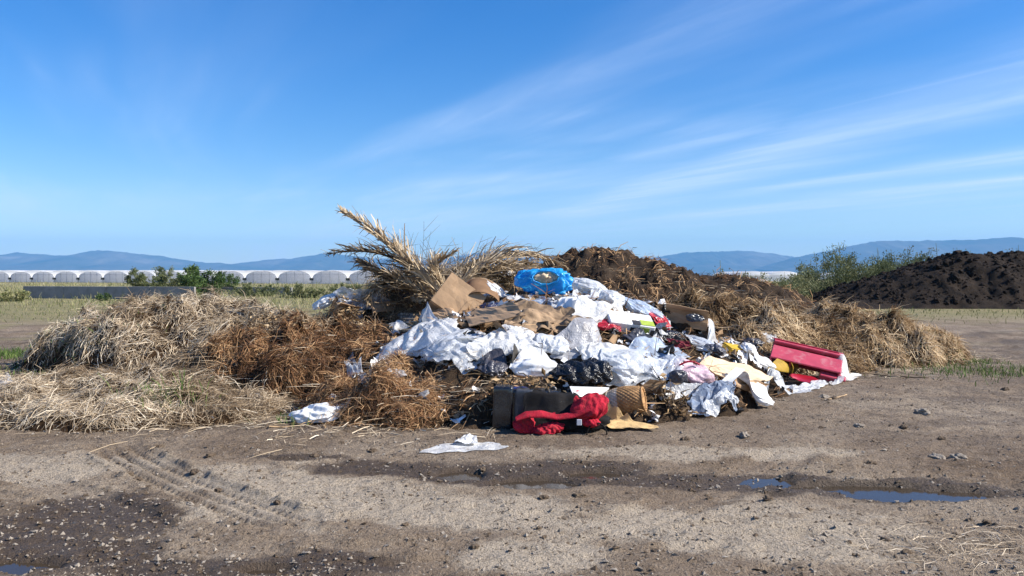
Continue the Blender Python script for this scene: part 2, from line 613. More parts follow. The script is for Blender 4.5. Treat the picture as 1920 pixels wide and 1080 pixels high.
def mat_ground():
    m, t, out = new_mat('earth')
    pos = geo_pos(t)
    wet, veg, pale = attr(t, 'wet'), attr(t, 'veg'), attr(t, 'pale')
    n1 = t.noise(0.55, 6, 0.6, 0.4, pos)
    n2 = t.noise(6, 6, 0.68, 0.2, pos)
    n3 = t.noise(60, 4, 0.7, 0, pos)
    n4 = t.noise(190, 2, 0.6, 0, pos)
    c = t.ramp(n1, [(0.32, (0.18, 0.122, 0.076)), (0.5, (0.30, 0.222, 0.15)), (0.68, (0.43, 0.34, 0.245))])
    c = t.mix(t.math('MULTIPLY', t.smooth(n2, 0.45, 0.75), 0.45), c, (0.13, 0.09, 0.06))
    c = t.mix(t.math('MULTIPLY', pale, 0.85), c, t.mix(n2, (0.50, 0.40, 0.29), (0.66, 0.56, 0.43)))
    n5 = t.noise(24, 5, 0.72, 0.3, pos)
    c = t.mix(t.math('MULTIPLY', t.smooth(n5, 0.48, 0.34), 0.7), c, (0.10, 0.068, 0.044))
    c = t.mix(t.math('MULTIPLY', t.smooth(n5, 0.56, 0.70), 0.5), c, (0.46, 0.39, 0.31))
    speck = t.smooth(n3, 0.56, 0.70)
    c = t.mix(t.math('MULTIPLY', speck, 0.55), c, (0.42, 0.365, 0.30))
    dk = t.smooth(n3, 0.47, 0.36)
    c = t.mix(t.math('MULTIPLY', dk, 0.6), c, (0.085, 0.06, 0.042))
    c = t.mix(t.math('MULTIPLY', t.smooth(n4, 0.55, 0.72), 0.3), c, (0.40, 0.36, 0.31))
    wetc = t.mix(n5, (0.028, 0.018, 0.012), (0.14, 0.097, 0.065))
    c = t.mix(t.math('MULTIPLY', wet, 0.92), c, wetc)
    vn = t.noise(0.35, 6, 0.65, 0.5, pos)
    vn2 = t.noise(5, 5, 0.7, 0, pos)
    vc = t.ramp(vn, [(0.38, (0.09, 0.115, 0.03)), (0.52, (0.16, 0.165, 0.055)), (0.68, (0.27, 0.225, 0.11))])
    vc = t.mix(vn2, vc, (0.33, 0.26, 0.14))
    c = t.mix(veg, c, vc)
    rough = t.math('SUBTRACT', 0.95, t.math('MULTIPLY', wet, 0.35))
    h = t.math('ADD', t.math('ADD', t.math('MULTIPLY', n3, 0.8), t.math('MULTIPLY', n5, 1.2)), t.math('ADD', t.math('MULTIPLY', n4, 0.35), n2))
    t.link(pr(t, c, rough, 0.3, 0, bump(t, h, 1.0, 0.045)).outputs[0], out.inputs[0])
    return m


mat_ground()


def mat_water():
    m, t, out = new_mat('puddle_water')
    pos = geo_pos(t)
    nm = bump(t, t.noise(9, 3, 0.5, 0, pos), 0.03, 0.02)
    t.link(pr(t, (0.045, 0.033, 0.022), 0.09, 0.22, 0, nm).outputs[0], out.inputs[0])


mat_water()


def mat_mountain():
    m, t, out = new_mat('mountain')
    pos = geo_pos(t)
    n = t.noise(0.0012, 8, 0.65, 0.4, pos)
    c = t.ramp(n, [(0.35, (0.035, 0.05, 0.03)), (0.6, (0.11, 0.10, 0.075)), (0.75, (0.19, 0.17, 0.14))])
    t.link(pr(t, c, 0.95, 0.1).outputs[0], out.inputs[0])


mat_mountain()

# ------------------------------------------------------------------ ground sheet
def world_of(px, py, rx, ry):
    p = gpt(px, py)
    a, b = gpt(px, py - ry), gpt(px, py + ry)
    return p[0], (a[1] + b[1]) / 2, rx / F_PX * p[1], (a[1] - b[1]) / 2


def blobs(X, Y, L, warp=0.35, seed=0.0):
    """soft union of ellipses given by photo pixel centre and radii; noise-warped edges; returns >0 inside"""
    n = fbm(xy(X * 1.3, Y * 1.3, seed + 2.2), 5, 0.6)
    n2 = fbm(xy(X * 5, Y * 7, seed + 9.1), 3, 0.6)
    best = np.full(X.shape, -9.0)
    for e in L:
        cx, cy_, rx, ry = world_of(*e)
        d = 1 - np.sqrt(((X - cx) / rx) ** 2 + ((Y - cy_) / ry) ** 2)
        best = np.maximum(best, d)
    return best + warp * n + 0.18 * n2


WET = [(60, 1022, 330, 92), (600, 1074, 170, 40), (330, 1082, 220, 40), (1000, 895, 270, 28), (720, 882, 170, 18), (1330, 906, 300, 17), (1720, 926, 310, 24), (560, 862, 110, 7)]
PUD = [(862, 893, 58, 13), (1000, 909, 90, 10), (1120, 892, 60, 8), (1435, 903, 55, 11), (1600, 916, 130, 8), (1740, 930, 150, 13), (20, 1066, 90, 15), (500, 1072, 60, 8)]
PALE = [(560, 925, 330, 55), (860, 970, 330, 40), (60, 890, 260, 30), (1400, 1010, 420, 60), (1000, 1050, 250, 40), (250, 965, 200, 22), (120, 870, 210, 20), (1300, 855, 330, 20), (1800, 770, 200, 30)]


def ground_fields(X, Y):
    wetv = blobs(X, Y, WET, 0.75, 0.0)
    wet = sstep(wetv, 0.0, 0.30)
    pud = blobs(X, Y, PUD, 0.55, 4.0)
    pale = sstep(blobs(X, Y, PALE, 1.1, 7.0), 0.0, 0.45) * (1 - wet)
    veg = sstep(Y + 3.5 * fbm(xy(X * 0.13, Y * 0.13), 4) + np.where(X > 6, -2.0, 0), 23, 33)
    veg2 = sstep(fbm(xy(X * 0.5 + 30, Y * 0.4), 4), 0.08, 0.35) * sstep(Y, 17, 22) * 0.8
    veg = np.clip(np.maximum(veg, veg2), 0, 1)
    near = sstep(Y, 60, 25)
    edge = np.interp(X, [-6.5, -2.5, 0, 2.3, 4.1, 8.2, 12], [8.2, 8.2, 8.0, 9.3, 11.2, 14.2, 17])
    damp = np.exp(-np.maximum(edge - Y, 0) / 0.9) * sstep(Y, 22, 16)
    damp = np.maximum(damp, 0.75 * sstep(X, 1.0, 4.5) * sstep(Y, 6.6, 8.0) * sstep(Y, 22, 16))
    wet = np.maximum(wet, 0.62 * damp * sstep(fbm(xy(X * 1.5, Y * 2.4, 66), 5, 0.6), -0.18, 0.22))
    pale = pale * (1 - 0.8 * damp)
    lum = fbm(xy(X * 1.1, Y * 1.1, 3.3), 4)
    clod = fbm(xy(X * 7, Y * 9, 1.0), 3, 0.55)
    ridg = 1 - np.abs(fbm(xy(X * 2.6, Y * 4.2, 5.0), 3, 0.5)) * 2.4
    Z = 0.012 + 0.018 * lum + 0.020 * clod + 0.03 * np.maximum(ridg - 0.5, 0) + 0.010 * np.clip(fbm(xy(X * 16, Y * 22, 2.0), 2), -0.2, 1)
    rut = 1 - np.abs(fbm(xy(X * 1.1, Y * 3.6, 21.0), 4, 0.55)) * 2.6
    Z = Z + 0.05 * np.maximum(rut - 0.62, 0) * np.clip(0.6 + 2.0 * fbm(xy(X * 0.7, Y * 0.7, 31.0), 2), 0, 1.3)
    mud = sstep(Y, 12, 16) * sstep(Y, 30, 20)
    Z = Z + mud * (0.06 * clod + 0.05 * fbm(xy(X * 2.2, Y * 2.2, 77), 3))
    dip = sstep(pud, -0.25, 0.35)
    Z = Z * (1 - 0.7 * dip) - 0.055 * dip
    wet = np.maximum(wet, sstep(pud, -0.5, 0.0))
    wet = np.maximum(wet, mud * 0.8 * sstep(fbm(xy(X * 0.8, Y * 1.0, 55), 4, 0.6), -0.15, 0.25))
    # tyre tracks: (start pixel, end pixel, half width, depth)
    for (a, b, hw, dep) in (((215, 842), (505, 978), 0.25, 0.042), ((1180, 985), (1480, 860), 0.24, 0.014), ((300, 1010), (60, 905), 0.2, 0.010)):
        A, B = gpt(*a)[:2], gpt(*b)[:2]
        D = B - A
        L = np.linalg.norm(D)
        D /= L
        u = (X - A[0]) * D[0] + (Y - A[1]) * D[1]
        v = -(X - A[0]) * D[1] + (Y - A[1]) * D[0]
        v = v + 0.05 * np.sin(u * 1.3) + 0.02 * lum
        win = sstep(u, -0.4, 0.3) * sstep(u, L + 0.4, L - 0.2)
        inside = sstep(np.abs(v), hw, hw - 0.06) * win
        lug = (0.5 + 0.5 * np.cos(v * 2 * np.pi / 0.125)) ** 2
        bar = np.clip(0.5 + 0.5 * np.sin(u * 2 * np.pi / 0.085 + 2.0 * np.sign(v) + 4.0 * lum) + 0.9 * clod, 0, 1.2)
        berm = np.exp(-((np.abs(v) - hw - 0.02) / 0.045) ** 2) * win * np.clip(0.4 + 1.6 * fbm(xy(X * 5.0, Y * 5.0, 12.0), 4, 0.65), 0, 1.3)
        Z = Z * (1 - 0.75 * inside) - inside * dep * (0.25 + 1.1 * lug * (0.45 + 0.55 * bar)) + berm * dep * 0.95
    Z = Z * near
    und = fbm(xy(X * 0.01, Y * 0.01, 8), 3) * 0.5 * sstep(Y, 90, 200)
    return Z + und, wet, veg, pale


def build_ground():
    dx = 0.036
    xs = np.concatenate([np.arange(-7.2, -4.2, dx), np.arange(-4.2, -1.0, 0.02), np.arange(-1.0, 7.2, dx)])
    ext = [7.2]
    st = dx
    while ext[-1] < 15000:
        st *= 1.025 if ext[-1] < 14 else 1.09
        ext.append(ext[-1] + st)
    ext = np.array(ext)
    ext[-1] = 15000
    xs = np.concatenate([-ext[::-1], xs[1:], ext])
    ys = list(np.concatenate([np.arange(3.6, 5.0, 0.034), np.arange(5.0, 7.6, 0.021), np.arange(7.6, 10.0, 0.034)]))
    st = 0.034
    while ys[-1] < 15500:
        st *= 1.017 if ys[-1] < 26 else (1.04 if ys[-1] < 60 else 1.12)
        ys.append(ys[-1] + st)
    ys[-1] = 15500
    ys = np.array([-150, -40, -10, 0, 1.5, 2.6, 3.2] + ys)
    X, Y = np.meshgrid(xs, ys)
    Z, wet, veg, pale = ground_fields(X, Y)
    V = np.stack([X, Y, Z], -1).reshape(-1, 3)
    o = obj('ground', V, grid_faces(len(ys), len(xs)), MATS['earth'], loc=(0, 0, 0),
            attrs={'wet': wet.ravel(), 'veg': veg.ravel(), 'pale': pale.ravel()})
    o['kind'] = 'structure'
    o['label'] = 'bare brown earth with ruts, gravel and damp patches'


build_ground()


def build_puddles():
    groups = [[PUD[0], PUD[1], PUD[2]], [PUD[3], PUD[4], PUD[5]], [PUD[6]], [PUD[7]]]
    for g in groups:
        e = [world_of(*q) for q in g]
        x0 = min(q[0] - q[2] * 1.6 for q in e)
        x1 = max(q[0] + q[2] * 1.6 for q in e)
        y0 = min(q[1] - q[3] * 1.8 for q in e)
        y1 = max(q[1] + q[3] * 1.8 for q in e)
        xs, ys = np.arange(x0, x1, 0.05), np.arange(y0, y1, 0.05)
        X, Y = np.meshgrid(xs, ys)
        Zg = ground_fields(X, Y)[0]
        pd = np.full(X.shape, -9.0)
        for q in e:
            pd = np.maximum(pd, 1 - np.sqrt(((X - q[0]) / q[2]) ** 2 + ((Y - q[1]) / q[3]) ** 2))
        keep = (pd > -0.6)
        F = grid_faces(len(ys), len(xs))
        k = keep.ravel()[F].all(1) & (Zg.ravel()[F].min(1) < 0.0)
        F = F[k]
        used, inv = np.unique(F, return_inverse=True)
        V = np.stack([X, Y, np.full(X.shape, -0.014)], -1).reshape(-1, 3)[used]
        o = obj('puddle', V, inv.reshape(-1, 4), MATS['puddle_water'])
        o['kind'] = 'structure'


build_puddles()

# ------------------------------------------------------------------ height map of everything that is heaped up
HX0, HX1, HY0, HY1, HD = -12.0, 12.0, 6.0, 24.0, 0.04
hxs, hys = np.arange(HX0, HX1, HD), np.arange(HY0, HY1, HD)
GX, GY = np.meshgrid(hxs, hys)
HM = ground_fields(GX, GY)[0].copy()


def hsamp(A, x, y):
    fx = np.clip((np.asarray(x) - HX0) / HD, 0, len(hxs) - 1.001)
    fy = np.clip((np.asarray(y) - HY0) / HD, 0, len(hys) - 1.001)
    ix, iy = fx.astype(int), fy.astype(int)
    ax, ay = fx - ix, fy - iy
    return (A[iy, ix] * (1 - ax) + A[iy, ix + 1] * ax) * (1 - ay) + (A[iy + 1, ix] * (1 - ax) + A[iy + 1, ix + 1] * ax) * ay


def H(x, y):
    return hsamp(HM, x, y)


def hit(px, py, lift=0.0, fallback=13.0):
    r = ray(px, py)
    ts = np.arange(6.3, 22, 0.02)
    P = np.array([0, 0, CAMH]) + r[None] * (ts / r[1])[:, None]
    below = P[:, 2] < H(P[:, 0], P[:, 1]) + lift
    if below.any():
        return P[np.argmax(below)]
    return np.array([0, 0, CAMH]) + r * (fallback / r[1])


def normal_at(x, y, r=0.25):
    gx = (H(x + r, y) - H(x - r, y)) / (2 * r)
    gy = (H(x, y + r) - H(x, y - r)) / (2 * r)
    n = np.array([-gx, -gy, 1.0])
    return n / np.linalg.norm(n)


def raise_hm(V, k=0.8):
    """later things rest on this one"""
    global HM
    ix = np.clip(((V[:, 0] - HX0) / HD).round().astype(int), 1, len(hxs) - 2)
    iy = np.clip(((V[:, 1] - HY0) / HD).round().astype(int), 1, len(hys) - 2)
    T = np.full(HM.shape, -9.0)
    np.maximum.at(T, (iy, ix), V[:, 2])
    T2 = T.copy()
    for dy in (-1, 0, 1):
        for dx in (-1, 0, 1):
            T2 = np.maximum(T2, np.roll(np.roll(T, dy, 0), dx, 1))
    up = T2 > HM
    HM[up] += k * (T2[up] - HM[up])


# mounds: centre x, y, radii, height, turn (deg), lumps
def mound_h(X, Y, m):
    cx, cy_, rx, ry, h, rot, lump, seed = m
    a = math.radians(rot)
    u = ((X - cx) * math.cos(a) + (Y - cy_) * math.sin(a)) / rx
    v = (-(X - cx) * math.sin(a) + (Y - cy_) * math.cos(a)) / ry
    w = 0.22 * fbm(xy(X * 0.9, Y * 0.9, seed), 3)
    r = np.maximum(np.sqrt(u * u + v * v) + w, 0)
    z = h * np.clip(1 - r ** (3.6 if seed in (1.0, 3.0, 4.0, 8.0, 9.0) else 2.0), -0.4, 1)
    z = np.where(z > 0, h * (np.clip(z, 0, None) / h) ** 0.8, z)
    body = sstep(r, 1.15, 0.6)
    n = fbm(xy(X * 1.9, Y * 1.9, seed + 3), 4, 0.6)
    n2 = np.abs(fbm(xy(X * 3.4, Y * 3.4, seed + 7), 3, 0.5))
    big = 1.6 * lump * fbm(xy(X * 0.85, Y * 0.85, seed + 13), 2) if seed in (7.0, 8.0, 9.0) else 0
    return z + body * (lump * (1.5 * n + 1.7 * n2 - 0.22) + big)


MOUNDS = {
    'straw_mound_big': (-5.9, 14.2, 2.5, 2.0, 1.02, 0, 0.30, 1.0),
    'straw_mound_mid': (-3.6, 13.0, 2.2, 1.8, 0.86, 0, 0.24, 2.0),
    'straw_mound_low': (-4.9, 9.5, 2.4, 1.45, 0.30, -4, 0.20, 3.0),
    'straw_mound_brown': (-2.75, 11.2, 1.85, 1.45, 0.66, 8, 0.40, 4.0),
    'straw_mound_front': (-1.2, 9.35, 1.35, 1.15, 0.42, 0, 0.30, 5.0),
    'rubbish_mound': (0.75, 12.2, 3.1, 4.0, 1.32, -14, 0.10, 6.0),
    'straw_mound_slope': (3.5, 14.8, 2.9, 2.5, 1.02, 0, 0.30, 7.0),
    'straw_mound_end': (5.9, 15.4, 2.2, 1.9, 0.68, -8, 0.30, 8.0),
    'straw_mound_tail': (7.1, 15.0, 1.2, 1.2, 0.48, 0, 0.24, 9.0),
    'compost_mound': (2.1, 18.0, 3.3, 2.6, 2.15, 0, 0.20, 10.0),
    'compost_mound_low': (4.6, 18.0, 2.9, 2.4, 1.60, 0, 0.16, 11.0),
    'brush_mound': (-1.15, 14.4, 2.5, 1.4, 1.45, 0, 0.18, 12.0),
}
MH = {}
for k, m in MOUNDS.items():
    R_ = max(m[2], m[3]) * 1.4
    ia, ib = np.searchsorted(hxs, [m[0] - R_, m[0] + R_])
    ja, jb = np.searchsorted(hys, [m[1] - R_, m[1] + R_])
    MH[k] = np.full(GX.shape, -0.5)
    MH[k][ja:jb, ia:ib] = mound_h(GX[ja:jb, ia:ib], GY[ja:jb, ia:ib], m)
HB = HM.copy()
for k in MOUNDS:
    HM = np.maximum(HM, MH[k])
H0 = HM.copy()


def box_blur(A, r):
    for ax in (0, 1):
        c = np.cumsum(np.concatenate([np.repeat(np.take(A, [0], ax), r + 1, ax), A, np.repeat(np.take(A, [-1], ax), r, ax)], ax), ax)
        n_ = A.shape[ax]
        A = (np.take(c, np.arange(2 * r + 1, 2 * r + 1 + n_), ax) - np.take(c, np.arange(n_), ax)) / (2 * r + 1)
    return A


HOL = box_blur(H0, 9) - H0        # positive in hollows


def mound_mesh(key, mat, parent, extra=0.03):
    m = MOUNDS[key]
    R = max(m[2], m[3]) * 1.3
    d = 0.06
    xs, ys = np.arange(m[0] - R, m[0] + R, d), np.arange(m[1] - R, m[1] + R, d)
    X, Y = np.meshgrid(xs, ys)
    Z = mound_h(X, Y, m) + extra * fbm(xy(X * 9, Y * 9, m[7]), 3)
    F = grid_faces(len(ys), len(xs))
    F = F[(Z.ravel()[F] > -0.12).any(1)]
    used, inv = np.unique(F, return_inverse=True)
    V = np.stack([X, Y, Z], -1).reshape(-1, 3)[used]
    return obj('core', V, inv.reshape(-1, 4), mat, parent)


def ribbons(P0, T, N, L, W, lift, droop, rnd, seed=0, segs=2):
    """bent straw blades: (n,3) roots, tangents, normals"""
    g = np.random.default_rng(seed)
    n = len(P0)
    side = np.cross(T, N) + 0.6 * g.normal(size=(n, 3))
    side -= T * (side * T).sum(1)[:, None]
    side /= np.linalg.norm(side, axis=1)[:, None] + 1e-9
    B = np.cross(T, N)
    rows = [P0]
    ang = lift.copy()
    yaw = np.zeros(n)
    yk = g.normal(0, 0.35, n)
    for s in range(segs):
        d = T * (np.cos(ang) * np.cos(yaw))[:, None] + B * (np.cos(ang) * np.sin(yaw))[:, None] + N * np.sin(ang)[:, None]
        rows.append(rows[-1] + d * (L / segs)[:, None])
        ang = ang - droop / segs
        yaw = yaw + yk
    V = []
    wd = [1.0, 0.9, 0.45] if segs == 2 else [1.0, 1.0, 0.8, 0.4]
    for k, r in enumerate(rows):
        V += [r - side * (W * wd[k] / 2)[:, None], r + side * (W * wd[k] / 2)[:, None]]
    V = np.stack(V, 1)
    m = V.shape[1]
    base = np.arange(n)[:, None] * m
    F = np.concatenate([np.stack([base + 2 * k, base + 2 * k + 1, base + 2 * k + 3, base + 2 * k + 2], -1).reshape(-1, 4) for k in range(segs)])
    return V.reshape(-1, 3), F, np.repeat(rnd, m)


def straw_on(key, n_clump, per, mat, seed, parent, Lm=0.26, Wm=0.007, tone=0.0, flow=0.15, dirn=None, up=0.0):
    g = np.random.default_rng(seed)
    m = MOUNDS[key]
    R = max(m[2], m[3]) * 1.25
    x = g.uniform(m[0] - R, m[0] + R, n_clump * 5)
    y = g.uniform(m[1] - R, m[1] + R, n_clump * 5)
    hz = hsamp(MH[key], x, y)
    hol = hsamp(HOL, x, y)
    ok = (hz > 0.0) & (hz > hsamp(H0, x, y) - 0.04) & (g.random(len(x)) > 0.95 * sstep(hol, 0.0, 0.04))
    x, y = x[ok][:n_clump], y[ok][:n_clump]
    nc = len(x)
    e = 0.12
    gx = (hsamp(H0, x + e, y) - hsamp(H0, x - e, y)) / (2 * e)
    gy = (hsamp(H0, x, y + e) - hsamp(H0, x, y - e)) / (2 * e)
    ang0 = np.arctan2(-gy, -gx)
    th = fbm(xy(x * 1.5, y * 1.5, seed * 0.37), 3) * 9.0
    a = np.where(g.random(nc) < flow, ang0 + g.normal(0, 0.5, nc), th + g.normal(0, 0.7, nc))
    if dirn is not None:
        a = np.where(g.random(nc) < 0.35, dirn + g.normal(0, 0.3, nc), a)
    ct = np.clip(0.45 + tone + 1.1 * fbm(xy(x * 1.3, y * 1.3, seed + 0.5), 3) + 0.2 * g.normal(size=nc), 0, 1)
    rep = np.repeat(np.arange(nc), per)
    n = len(rep)
    X = x[rep] + g.normal(0, 0.06, n)
    Y = y[rep] + g.normal(0, 0.06, n)
    Z = hsamp(H0, X, Y)
    A = a[rep] + g.normal(0, 0.5, n)
    gx = (hsamp(H0, X + e, Y) - hsamp(H0, X - e, Y)) / (2 * e)
    gy = (hsamp(H0, X, Y + e) - hsamp(H0, X, Y - e)) / (2 * e)
    N = np.stack([-gx, -gy, np.ones(n)], -1)
    N /= np.linalg.norm(N, axis=1)[:, None]
    T = np.stack([np.cos(A), np.sin(A), gx * np.cos(A) + gy * np.sin(A)], -1)
    T /= np.linalg.norm(T, axis=1)[:, None]
    L = Lm * np.minimum(g.lognormal(-0.1, 0.5, n), 1.9)
    W = Wm * np.minimum(g.lognormal(0, 0.5, n), 1.7)
    lift = np.abs(g.normal(0.1 + up, 0.34, n))
    droop = lift + np.abs(g.normal(0.35, 0.35, n))
    rnd = np.clip(ct[rep] + g.normal(0, 0.24, n), 0, 1)
    P0 = np.stack([X, Y, Z + g.uniform(-0.03, 0.035, n)], -1)
    V, Fc, at_ = ribbons(P0, T, N, L, W, lift, droop, rnd, seed)
    o = obj('straw', V, Fc, MATS[mat], parent, attrs={'rnd': at_}, smooth=False)
    o['kind'] = 'stuff'
    return o


def straw_mound(name, key, label, clumps, mat, seed, **kw):
    m = MOUNDS[key]
    t = thing(name, label, 'straw mound', (m[0], m[1], 0), 'mounds of dumped straw')
    mound_mesh(key, MATS['straw_core'], t)
    straw_on(key, clumps, 12, mat, seed, t, **kw)
    return t


straw_mound('straw_mound', 'straw_mound_big', 'large rounded mound of pale dry straw in front of the concrete wall', 2945, 'straw_pale', 21, tone=-0.08, Lm=0.173, Wm=0.0064)
straw_mound('straw_mound', 'straw_mound_mid', 'matted straw mound between the big pale mound and the cardboard', 1860, 'straw_pale', 22, tone=-0.18, Lm=0.158, Wm=0.0072)
straw_mound('straw_mound', 'straw_mound_low', 'low mound of golden straw beside the tyre-marked dirt', 3410, 'straw_pale', 23, tone=-0.18, Lm=0.158, Wm=0.0042)
straw_mound('straw_mound', 'straw_mound_brown', 'damp reddish brown straw mound with dark hollows', 2015, 'straw_brown', 24, tone=-0.05, Lm=0.137, Wm=0.0064)
straw_mound('straw_mound', 'straw_mound_front', 'tangled rusty brown straw mound next to the black case', 2015, 'straw_brown', 25, tone=0.08, Lm=0.137, Wm=0.0052)
straw_mound('straw_mound', 'straw_mound_slope', 'broad straw slope behind the red cabinet below the compost', 2635, 'straw_golden', 26, tone=-0.04, Lm=0.173, Wm=0.0080)
straw_mound('straw_mound', 'straw_mound_end', 'lumpy golden brown straw mound with shaded hollows below the black soil', 2170, 'straw_golden', 27, tone=-0.12, Lm=0.173, Wm=0.0080)
straw_mound('straw_mound', 'straw_mound_tail', 'small straw lump ending the row on bare mud', 930, 'straw_golden', 28, tone=-0.12, Lm=0.173, Wm=0.0080)
_m = MOUNDS['compost_mound']
_t = thing('compost_mound', 'tall mound of dark crumbly compost with straw patches behind the blue bag', 'compost mound', (_m[0], _m[1], 0), 'mounds of compost')
mound_mesh('compost_mound', MATS['compost'], _t, 0.10)
straw_on('compost_mound', 330, 12, 'straw_brown', 29, _t, tone=0.05, Lm=0.2, Wm=0.010)
_m = MOUNDS['compost_mound_low']
_t = thing('compost_mound', 'lower grey brown compost mound sloping down towards the leafy shrub', 'compost mound', (_m[0], _m[1], 0), 'mounds of compost')
mound_mesh('compost_mound_low', MATS['compost'], _t, 0.08)
straw_on('compost_mound_low', 150, 12, 'straw_brown', 30, _t, tone=0.1, Lm=0.2, Wm=0.010)
_m = MOUNDS['rubbish_mound']
_t = thing('rubbish_mound', 'mound of earth and decayed waste under the dumped bags', 'rubbish mound', (_m[0], _m[1], 0))
mound_mesh('rubbish_mound', MATS['rubbish_core'], _t, 0.06)
straw_on('rubbish_mound', 420, 9, 'straw_brown', 31, _t, tone=0.1, Lm=0.22, Wm=0.008)
_m = MOUNDS['brush_mound']
_t = thing('brush_mound', 'mound of grey brown brushwood under the palm fronds', 'brush mound', (_m[0], _m[1], 0))
mound_mesh('brush_mound', MATS['rubbish_core'], _t, 0.08)
straw_on('brush_mound', 2600, 10, 'frond_leaf', 32, _t, tone=-0.05, Lm=0.46, Wm=0.009, up=0.42)


def black_soil():
    cx, cy_, ry, h = 27.0, 43.5, 5.2, 2.75
    t = thing('soil_mound', 'long mound of black soil beyond the straw beside green shrubs', 'soil mound', (cx, cy_, 0))
    d = 0.11
    X, Y = np.meshgrid(np.arange(14.5, 39, d), np.arange(cy_ - ry * 1.5, cy_ + ry * 0.6, d))
    wb = 0.9 * fbm(xy(X * 0.35, Y * 0.35, 6), 3)
    ridge = np.clip((X - 16.2 + wb) / 8.6, -0.1, 1) ** 1.0 if False else np.sign(X - 15.6 + wb) * np.clip(np.abs((X - 15.6 + wb) / 8.6), 0, 1) ** 0.85
    ridge = ridge * sstep(X, 42, 33) * (1 + 0.10 * fbm(xy(X * 0.5, X * 0, 3), 3))
    Z = h * ridge * np.clip(1.06 - np.abs((Y - cy_ + 1.6 * wb) / ry) ** 1.5, -0.25, 1)
    Z = np.where(ridge < 0, np.minimum(Z, -0.1), Z)
    r_ = sstep(Z, 0, 0.5)
    Z = Z + r_ * (0.16 * fbm(xy(X * 0.8, Y * 0.8, 3), 3) + 0.16 * fbm(xy(X * 2.6, Y * 2.6, 4), 4, 0.65) + 0.10 * np.abs(fbm(xy(X * 6, Y * 6, 5), 2)))
    obj('core', np.stack([X, Y, Z], -1).reshape(-1, 3), grid_faces(*X.shape), MATS['black_soil'], t)
    # lumps of earth on its face
    g = np.random.default_rng(77)
    n = 4200
    Vi, Fi = ICO[1]
    ix, iy = g.integers(4, X.shape[1] - 4, n), g.integers(4, X.shape[0] - 4, n)
    zz = Z[iy, ix]
    k = zz > 0.25
    P = np.stack([X[iy, ix], Y[iy, ix], zz], -1)[k]
    s = g.lognormal(-2.9, 0.5, len(P))
    V = (P[:, None] + Vi[None] * s[:, None, None] * g.uniform(0.6, 1.2, (len(P), len(Vi), 1)))
    F = (Fi[None] + (np.arange(len(P)) * len(Vi))[:, None, None]).reshape(-1, 3)
    o = obj('clods', V.reshape(-1, 3), F, MATS['black_soil'], t, smooth=False)
    o['kind'] = 'stuff'


black_soil()

# ------------------------------------------------------------------ loose straw, gravel, field grass (uncountable)
def scatter_blades(name, label, cat, X, Y, Z, mat, L, W, seed, tone=0.5, lift=(0.05, 0.2), loc=(0, 0, 0), upright=False):
    g = np.random.default_rng(seed)
    n = len(X)
    A = g.uniform(0, 2 * np.pi, n)
    T = np.stack([np.cos(A), np.sin(A), np.zeros(n)], -1)
    N = np.tile([0, 0, 1.0], (n, 1))
    l_ = np.abs(g.normal(lift[0], lift[1], n)) if not upright else g.uniform(0.9, 1.5, n)
    dr = l_ + 0.2 if not upright else g.uniform(0.2, 0.9, n)
    V, F, a = ribbons(np.stack([X, Y, Z], -1), T, N, L, W, l_, dr, np.clip(tone + g.normal(0, 0.25, n), 0, 1), seed)
    o = obj(name, V, F, MATS[mat], loc=loc, attrs={'rnd': a}, smooth=False)
    tag(o, label, cat, kind='stuff')
    return o


def ground_z(X, Y):
    return ground_fields(np.asarray(X, float), np.asarray(Y, float))[0]


def loose_straw():
    g = np.random.default_rng(50)
    X, Y = g.uniform(-6.4, 9.5, 60000), g.uniform(6.8, 17, 60000)
    edge = np.interp(X, [-6.5, -2.5, 0, 2.3, 4.1, 8.2, 9.5], [8.0, 8.0, 8.0, 9.3, 11.2, 14.2, 15.0])
    d = edge - Y
    p = np.where(d > 0, np.exp(-d / np.where(X < -0.8, 0.22, 0.12)), 0.9)
    p *= np.clip(0.5 + 1.6 * fbm(xy(X * 1.2, Y * 1.2, 40), 3), 0.04, 1)
    p *= np.where(X > 0, np.where(Y > 12.2, 0.8, 0.12), 1.0)
    k = g.random(len(X)) < p
    X, Y = X[k][:16000], Y[k][:16000]
    Z = H(X, Y) + 0.008
    n = len(X)
    scatter_blades('loose_straw', 'loose strands of straw strewn over the dirt along the mounds', 'straw', X, Y, Z, 'straw_pale',
                   0.22 * g.lognormal(0, 0.4, n), 0.006 * g.lognormal(0, 0.3, n), 51, 0.45, (0.03, 0.12))
    # a thin patch of straw lower down on the dirt
    c = gpt(1830, 1035)
    X, Y = c[0] + g.normal(0, 0.45, 700), c[1] + g.normal(0, 0.22, 700)
    Z = ground_z(X, Y) + 0.006
    scatter_blades('loose_straw', 'thin patch of straw lying alone on open gravelly dirt', 'straw', X, Y, Z, 'straw_pale',
                   0.11 * g.lognormal(0, 0.4, 700), 0.0025 * g.lognormal(0, 0.3, 700), 52, 0.55, (0.02, 0.1))


loose_straw()


